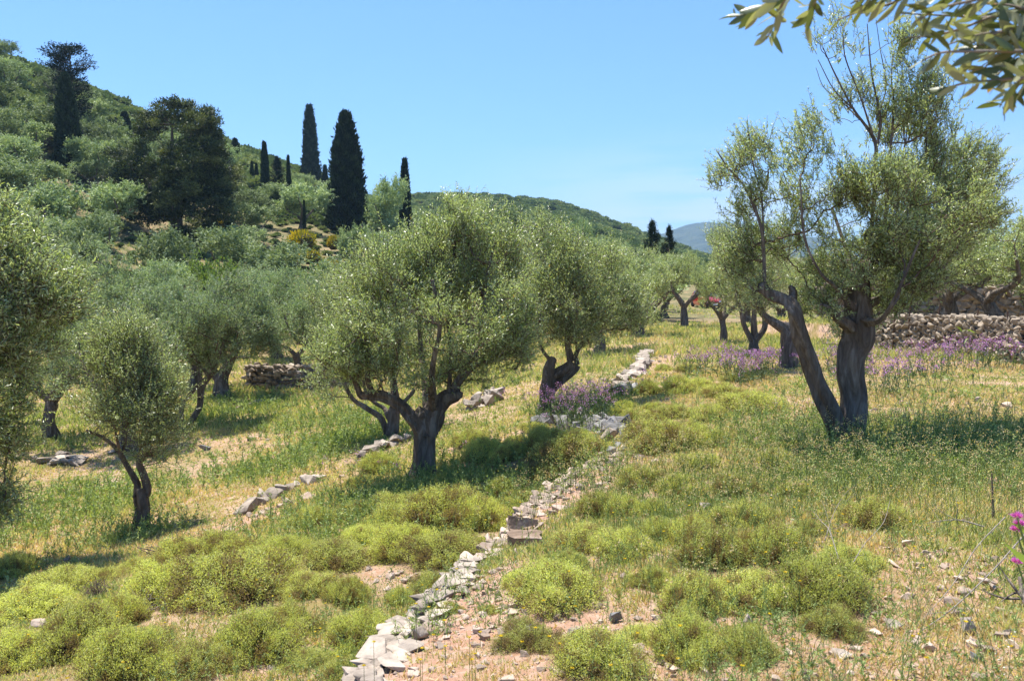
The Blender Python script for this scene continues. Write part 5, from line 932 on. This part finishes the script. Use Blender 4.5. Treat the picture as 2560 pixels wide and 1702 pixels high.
twigheap('dead_shrub', 'small brown dead shrub between the left cushion mats', 240, 1490, 80, 90, 94, 'twig', flat=.7, up=.8, rad=.003)
for i, (U, V, hp) in enumerate([(1185, 1060, 65), (1720, 870, 75), (1765, 880, 90), (2010, 1700, 0), (632, 1590, 0)]):
    if hp: stick('weed_stalk', ['lone thin green stalk right of the middle olive', 'thin leaning dry stalk in the upper meadow, left one', 'thin leaning dry stalk in the upper meadow, right one'][i], [(U + 8, V, 0), (U, V, hp * hit(U, V)[1] / FPX * .5), (U - 12, V, hp * hit(U, V)[1] / FPX)], .006, 30 + i, m='twig', cat='stalk', side=4)

# ------------------------------------------------------------------ wire fence on the right wall
def fence():
    e = None; tops = []
    for i, (ut, vt, ub, vb) in enumerate([(2240, 752, 2232, 850), (2276, 756, 2270, 847), (2351, 758, 2333, 845), (2378, 790, 2368, 855), (2446, 773, 2433, 842), (2520, 778, 2509, 845), (2600, 770, 2592, 850), (2700, 770, 2692, 855)]):
        d = np.interp(ub, [2060, 2190, 2380, 2560, 2900], [25.0, 21.6, 19.1, 16.6, 13.6]); B = at(ub, vb, d); B[2] = float(H(B[0], B[1])); T = at(ut, vt, d)
        if e is None: e = obj('wire_fence', None, loc=B); tag(e, 'rusty leaning rods with thin wires in front of the pale right wall', 'fence'); O = B.copy()
        g = Geo(); P, R = spline([B - O - [0, 0, .2], (B + T) / 2 - O, T - O], [.016, .015, .014], 4); tubes(g, P, R, 6, 0); obj('post', g.mesh('post', [RUST]), e); tops.append((B - O, T - O))
    for t in (.45, .6, .72, .84, .95):
        g = Geo(); P = [b + (a - b) * t for b, a in tops]; P2, R2 = spline(P, [.0016] * len(P), 4); tubes(g, P2, R2, 4, 0); obj('wire', g.mesh('wire', [WIRE]), e)
RUST = plain('rusty_rod', (.10, .05, .03), .8, .3); WIRE = plain('wire', (.12, .11, .11), .5, .8); fence()
def strap_plants():
    for i, (U, d, lab) in enumerate([(2290, 21.6, 'low leafy green plant on the wall top, leftmost'), (2400, 19.8, 'low leafy green plant on the wall top behind the middle rods'), (2500, 18.3, 'tall strap-leaved green plant on the wall top by the forked olive'), (2545, 17.8, 'strap-leaved green plant on the wall top at the right edge'), (2455, 19.0, 'yellow wilted leaf plant on the wall top')]):
        r = np.random.default_rng(500 + i); g = Geo(); n = 46; x = (U - 1280) / FPX * d; B = on(x, d + .5); c = r.normal(0, .28, (n, 3)) * [1, .5, 0]; dd = norm(r.normal(0, .5, (n, 3)) + [0, 0, .6]); hs = .5 if i in (2, 3) else .25
        for k in range(n):
            P, R = spline([c[k], c[k] + dd[k] * hs * .6, c[k] + dd[k] * hs + [0, 0, -.12]], [.02, .03, .004], 3)
            s = norm(np.cross(dd[k], [0.1, .3, 1])); v = np.concatenate([P - s * R[:, None], P + s * R[:, None]]); m_ = len(P); g.add(v, [[a, a + 1, m_ + a + 1, m_ + a] for a in range(m_ - 1)], 0, r.uniform(.2, 1))
        tag(obj('strap_leaf_plant', g.mesh('strap_leaves', [M['fig'] if i != 4 else M['gorse']]), loc=B), lab, 'plant')
strap_plants()

# ------------------------------------------------------------------ parked red car
def car():
    p = on((1766 - 1280) / FPX * 70, 70); root = tag(obj('parked_car', None, loc=p, rz=math.radians(186)), 'small red car parked on the dirt track under the far olives', 'car')
    RED = plain('red_paint', (.38, .010, .018), .25, 0, coat=1); DK = plain('dark_trim', (.02, .02, .022), .5); GL = plain('car_glass', (.03, .035, .04), .05); TY = plain('tyre_rubber', (.018, .018, .018), .9); RM = plain('alloy_rim', (.5, .5, .52), .3, .9); LT = plain('lamp_glass', (.8, .82, .85), .1); WH = plain('plate_white', (.8, .8, .78), .5)
    # stations along the car, y forward: half width, bottom, belt height, roof half width, roof height
    st = [(-1.95, .70, .32, .55, .62, .62), (-1.88, .80, .22, .85, .72, .95), (-1.45, .84, .20, .92, .62, 1.38), (-.9, .85, .20, .92, .60, 1.45), (0, .85, .20, .92, .60, 1.46), (.45, .85, .20, .91, .60, 1.38), (1.05, .84, .20, .90, .74, .96), (1.55, .82, .20, .80, .70, .84), (1.85, .76, .24, .66, .64, .70), (1.95, .66, .34, .55, .58, .58)]
    def ring(w_, zb, zl, wr, zr): return [(-w_ * .92, zb), (-w_, zb + .12), (-w_ * 1.01, (zb + zl) / 2), (-w_ * .97, zl), (-wr, zr - .04), (-wr * .8, zr), (0, zr + .02), (wr * .8, zr), (wr, zr - .04), (w_ * .97, zl), (w_ * 1.01, (zb + zl) / 2), (w_, zb + .12), (w_ * .92, zb)]
    V_ = []; 
    for (y, w_, zb, zl, wr, zr) in st: V_ += [(x, y, z) for x, z in ring(w_, zb, zl, wr, zr)]
    n = 13; f = []
    for i in range(len(st) - 1):
        for j in range(n): f.append((i * n + j, i * n + (j + 1) % n, (i + 1) * n + (j + 1) % n, (i + 1) * n + j))
    g = Geo(); g.add(V_, f, 0, .5, False); g.add(V_[:n], [[0, 1, 2, 3], [0, 3, 9, 12], [3, 4, 8, 9], [4, 5, 7, 8], [9, 10, 11, 12]], 0, .5); g.add(V_[-n:], [[3, 2, 1, 0], [12, 9, 3, 0], [9, 8, 4, 3], [8, 7, 5, 4], [12, 11, 10, 9]], 0, .5)
    body = obj('body', g.mesh('body', [RED]), root)
    md = body.modifiers.new('bevel', 'BEVEL'); md.width = .03; md.segments = 2; md.limit_method = 'ANGLE'
    def quad(name, pts, m, parent=root, th=.012, loc=(0, 0, 0)):
        bm = bmesh.new(); vs = [bm.verts.new(q) for q in pts]; fc = bm.faces.new(vs); bm.normal_update(); e_ = bmesh.ops.extrude_face_region(bm, geom=[fc]); nn = fc.normal.copy()
        for v in [v for v in e_['geom'] if isinstance(v, bmesh.types.BMVert)]: v.co += nn * th
        me = bpy.data.meshes.new(name); bm.to_mesh(me); bm.free(); me.materials.append(m); return obj(name, me, parent, loc)
    quad('windscreen', [(-.66, 1.06, .95 + .04), (.66, 1.06, .99), (.52, .50, 1.39), (-.52, .50, 1.39)], GL)
    quad('rear_window', [(.6, -1.86, 1.0), (-.6, -1.86, 1.0), (-.5, -1.5, 1.37), (.5, -1.5, 1.37)], GL)
    for s in (-1, 1):
        for y0, y1, y2, y3 in ((.85, .05, .05, .42), (-.02, -1.3, -1.2, -.02)):
            q = [(s * .845, y0, .95), (s * .845, y1, .95), (s * .625, y2, 1.40), (s * .625, y3, 1.38)]; quad('side_window', q if s < 0 else q[::-1], GL)
        quad('headlight', [(s * .72, 1.90, .56), (s * .42, 1.965, .56), (s * .42, 1.93, .70), (s * .72, 1.84, .70)][::s], LT, th=.03)
        gm = Geo(); tubes(gm, [[s * .84, .85, .95], [s * .95, .85, .98], [s * 1.04, .83, .98]], [.03, .07, .05], 10, 0); obj('mirror', gm.mesh('mirror', [RED]), root)
        for y in (1.2, -1.2):
            gw = Geo(); tubes(gw, [[-.09, 0, 0], [-.07, 0, 0], [.07, 0, 0], [.09, 0, 0]], [.26, .30, .30, .26], 24, 0); wt = obj('wheel', None, root, (s * .78, y, .30)); obj('tyre', gw.mesh('tyre', [TY]), wt)
            gr = Geo(); tubes(gr, [[-.095, 0, 0], [.095, 0, 0]], [.18, .18], 16, 0); obj('rim', gr.mesh('rim', [RM]), wt)
    quad('grille', [(-.36, 1.965, .50), (.36, 1.965, .50), (.36, 1.94, .62), (-.36, 1.94, .62)][::-1], DK, th=.02); quad('bumper', [(-.72, 1.93, .26), (.72, 1.93, .26), (.70, 1.98, .42), (-.70, 1.98, .42)][::-1], DK, th=.05); quad('number_plate', [(-.26, 2.03, .34), (.26, 2.03, .34), (.26, 2.03, .44), (-.26, 2.03, .44)][::-1], WH, th=.01)
car()
# ------------------------------------------------------------------ near olive bough (top right) and thistle (right edge)
def bough():
    r = np.random.default_rng(77); g = Geo(); gt = Geo()
    tw = [([(640, -90), (550, 90), (520, 180), (460, 292)], 1.55), ([(660, -90), (400, 80), (300, 110), (190, 130)], 1.6), ([(880, -120), (820, 10), (800, 70), (745, 200)], 1.55), ([(700, -60), (560, -10), (440, 40), (380, 90)], 1.6),
          ([(1700, -140), (1400, 20), (1200, 70), (980, 150)], 1.5), ([(2700, -20), (2200, 100), (1900, 210), (1700, 262), (1500, 280)], 1.45), ([(2700, 380), (2050, 380), (1750, 390), (1600, 455)], 1.5), ([(2700, 540), (2200, 590), (1900, 620), (1780, 665)], 1.5), ([(2700, 620), (2400, 600), (2250, 680), (2180, 790)], 1.45),
          ([(2700, 20), (2100, 130), (1850, 120), (1450, 100)], 1.55), ([(2500, 200), (2050, 330), (1960, 440), (1900, 460)], 1.6), ([(2700, -140), (2200, -60), (1800, -20), (1500, -10)], 1.5), ([(2700, 250), (2350, 300), (2150, 420), (2020, 560)], 1.4), ([(2600, 100), (2250, 220), (2020, 260), (1800, 330)], 1.5), ([(2700, 450), (2380, 480), (2150, 500), (1950, 520)], 1.55), ([(1500, -60), (1300, -20), (1150, 0), (1080, 30)], 1.5), ([(2700, 420), (2500, 300), (2400, 60), (2300, -100)], 1.4), ([(2700, 120), (2420, 180), (2150, 250), (1950, 330)], 1.5), ([(2700, 560), (2450, 540), (2300, 620), (2230, 740)], 1.4), ([(2700, 330), (2450, 420), (2280, 450), (2080, 640)], 1.45), ([(2700, 60), (2500, 110), (2250, 40), (1950, 30)], 1.4), ([(2700, 500), (2400, 420), (2300, 300), (2200, 180)], 1.5), ([(2300, -100), (2000, 0), (1750, 60), (1560, 160)], 1.5)]
    O = at(2900, 60, 1.5)
    for k, (pl, d) in enumerate(tw):
        n = len(pl); P = np.array([at(1760 + c * .3391, v * .3391, d + .12 * math.sin(k * 1.7) + .04 * i) for i, (c, v) in enumerate(pl)]) - O; P, R = spline(P, np.linspace(.0035, .0013, n), 12); tubes(gt, P, R, 6, 0)
        L = np.concatenate([[0], np.cumsum(np.linalg.norm(np.diff(P, axis=0), axis=1))]); s = .01
        while s < L[-1]:
            q = np.array([np.interp(s, L, P[:, a]) for a in range(3)]); q2 = np.array([np.interp(s + .01, L, P[:, a]) for a in range(3)]); t = norm(q2 - q + 1e-6); sd = norm(np.cross(t, r.normal(size=3)))
            for sg in (-1, 1):
                if r.uniform() < .12: continue
                d_ = norm(t * r.uniform(.5, 1.1) + sd * sg * r.uniform(.5, 1) + r.normal(0, .15, 3)); ln = r.uniform(.034, .058); wd = ln * r.uniform(.24, .34); u = norm(np.cross(d_, r.normal(size=3))); nn = np.cross(u, d_)
                ts = np.array([0, .12, .3, .5, .7, .88, 1]); ws = np.array([.06, .5, .92, 1, .85, .45, .02]) * wd / 2; c = q + d_ * (ts * ln)[:, None] + nn * (-.10 * ln * ts ** 2)[:, None]
                v = np.concatenate([c - u * ws[:, None] + nn * (ws * .22)[:, None], c, c + u * ws[:, None] + nn * (ws * .22)[:, None]]); f = [[a + b * 7, a + 1 + b * 7, a + 8 + b * 7, a + 7 + b * 7] for a in range(6) for b in range(2)]
                g.add(v, f, 0, min(.97, max(0, r.normal(.55, .2))) if r.uniform() > .03 else 1, True)
            s += r.uniform(.013, .022)
    # the bough the twigs spring from, coming in from the tree outside the frame on the right
    for pl in ([(2900, 60, 1.5), (2760, 20, 1.46), (2680, -30, 1.5)], [(2900, 60, 1.5), (2740, 120, 1.48), (2670, 190, 1.47)], [(3700, -500, 1.9), (3200, -150, 1.6), (2900, 60, 1.5)], [(2760, 20, 1.46), (2500, -60, 1.5), (2250, -60, 1.52), (2000, -50, 1.55)]):
        P, R = spline([at(*q) - O for q in pl], np.linspace(.012, .005, len(pl)), 8); tubes(gt, P, R, 8, 0)
    e = tag(obj('olive_bough', None, loc=O), 'blurred close olive bough with broad leaves hanging across the top right corner', 'branch'); obj('leaves', g.mesh('leaves', [M['bough']]), e); obj('twigs', gt.mesh('twigs', [M['deadtwig']]), e)
bough()
def thistle():
    r = np.random.default_rng(78); d = 2.5; B = on(*at(2660, 1500, d)[:2]); e = tag(obj('thistle', None, loc=B), 'bright pink thistle flowers with broad green leaves at the right edge', 'plant')
    gs = Geo()
    for i, (u, v) in enumerate([(2543, 1292), (2549, 1310), (2541, 1325), (2543, 1405), (2600, 1250), (2620, 1330)]):
        T = at(u, v, d + .03 * i) - B; P, R = spline([[0, 0, -.02], T * .5 + [.03, 0, .05], T], [.005, .004, .0025], 8); tubes(gs, P, R, 6, 0, .4); g = Geo(); n = 130; dd = rdir(n, r); dd[:, 2] = np.abs(dd[:, 2]) * .7 + .05; leaves(g, T + dd * .004, norm(dd), r.uniform(.012, .022, n), .003, r.uniform(0, 1, n), 0, r=r)
        obj('flower_head', g.mesh('flower_head', [M['pink']]), e)
    for (u, v, u2, v2) in [(2620, 1420, 2512, 1362), (2620, 1330, 2530, 1310), (2640, 1440, 2560, 1390), (2640, 1400, 2700, 1300)]:
        A_, C_ = at(u, v, d) - B, at(u2, v2, d) - B; P, R = spline([A_, (A_ + C_) / 2 + [0, 0, -.015], C_], [.006, .014, .001], 8); s = norm(np.cross(C_ - A_, [.2, 1, .5])); m_ = len(P); vv = np.concatenate([P - s * R[:, None] + [0, 0, .004], P, P + s * R[:, None] + [0, 0, .004]])
        g = Geo(); g.add(vv, [[a + b * m_, a + 1 + b * m_, a + 1 + (b + 1) * m_, a + (b + 1) * m_] for a in range(m_ - 1) for b in range(2)], 0, .8, True); obj('leaf', g.mesh('leaf', [M['fig']]), e)
    obj('stem', gs.mesh('stem', [M['weed']]), e)
thistle()
# ------------------------------------------------------------------ air
def haze():
    m, nt, out = mat('air'); v = nt.nodes.new('ShaderNodeVolumePrincipled'); v.inputs['Color'].default_value = (.45, .70, 1, 1); v.inputs['Density'].default_value = .00018; v.inputs['Anisotropy'].default_value = .2; nt.links.new(v.outputs[0], out.inputs['Volume'])
    bm = bmesh.new(); bmesh.ops.create_cube(bm, size=1); bmesh.ops.scale(bm, vec=(8000, 4400, 330), verts=bm.verts); me = bpy.data.meshes.new('haze'); bm.to_mesh(me); bm.free(); me.materials.append(m)
    tag(obj('haze', me, loc=(400, 1500, 330 / 2 - 45)), kind='stuff')
haze()
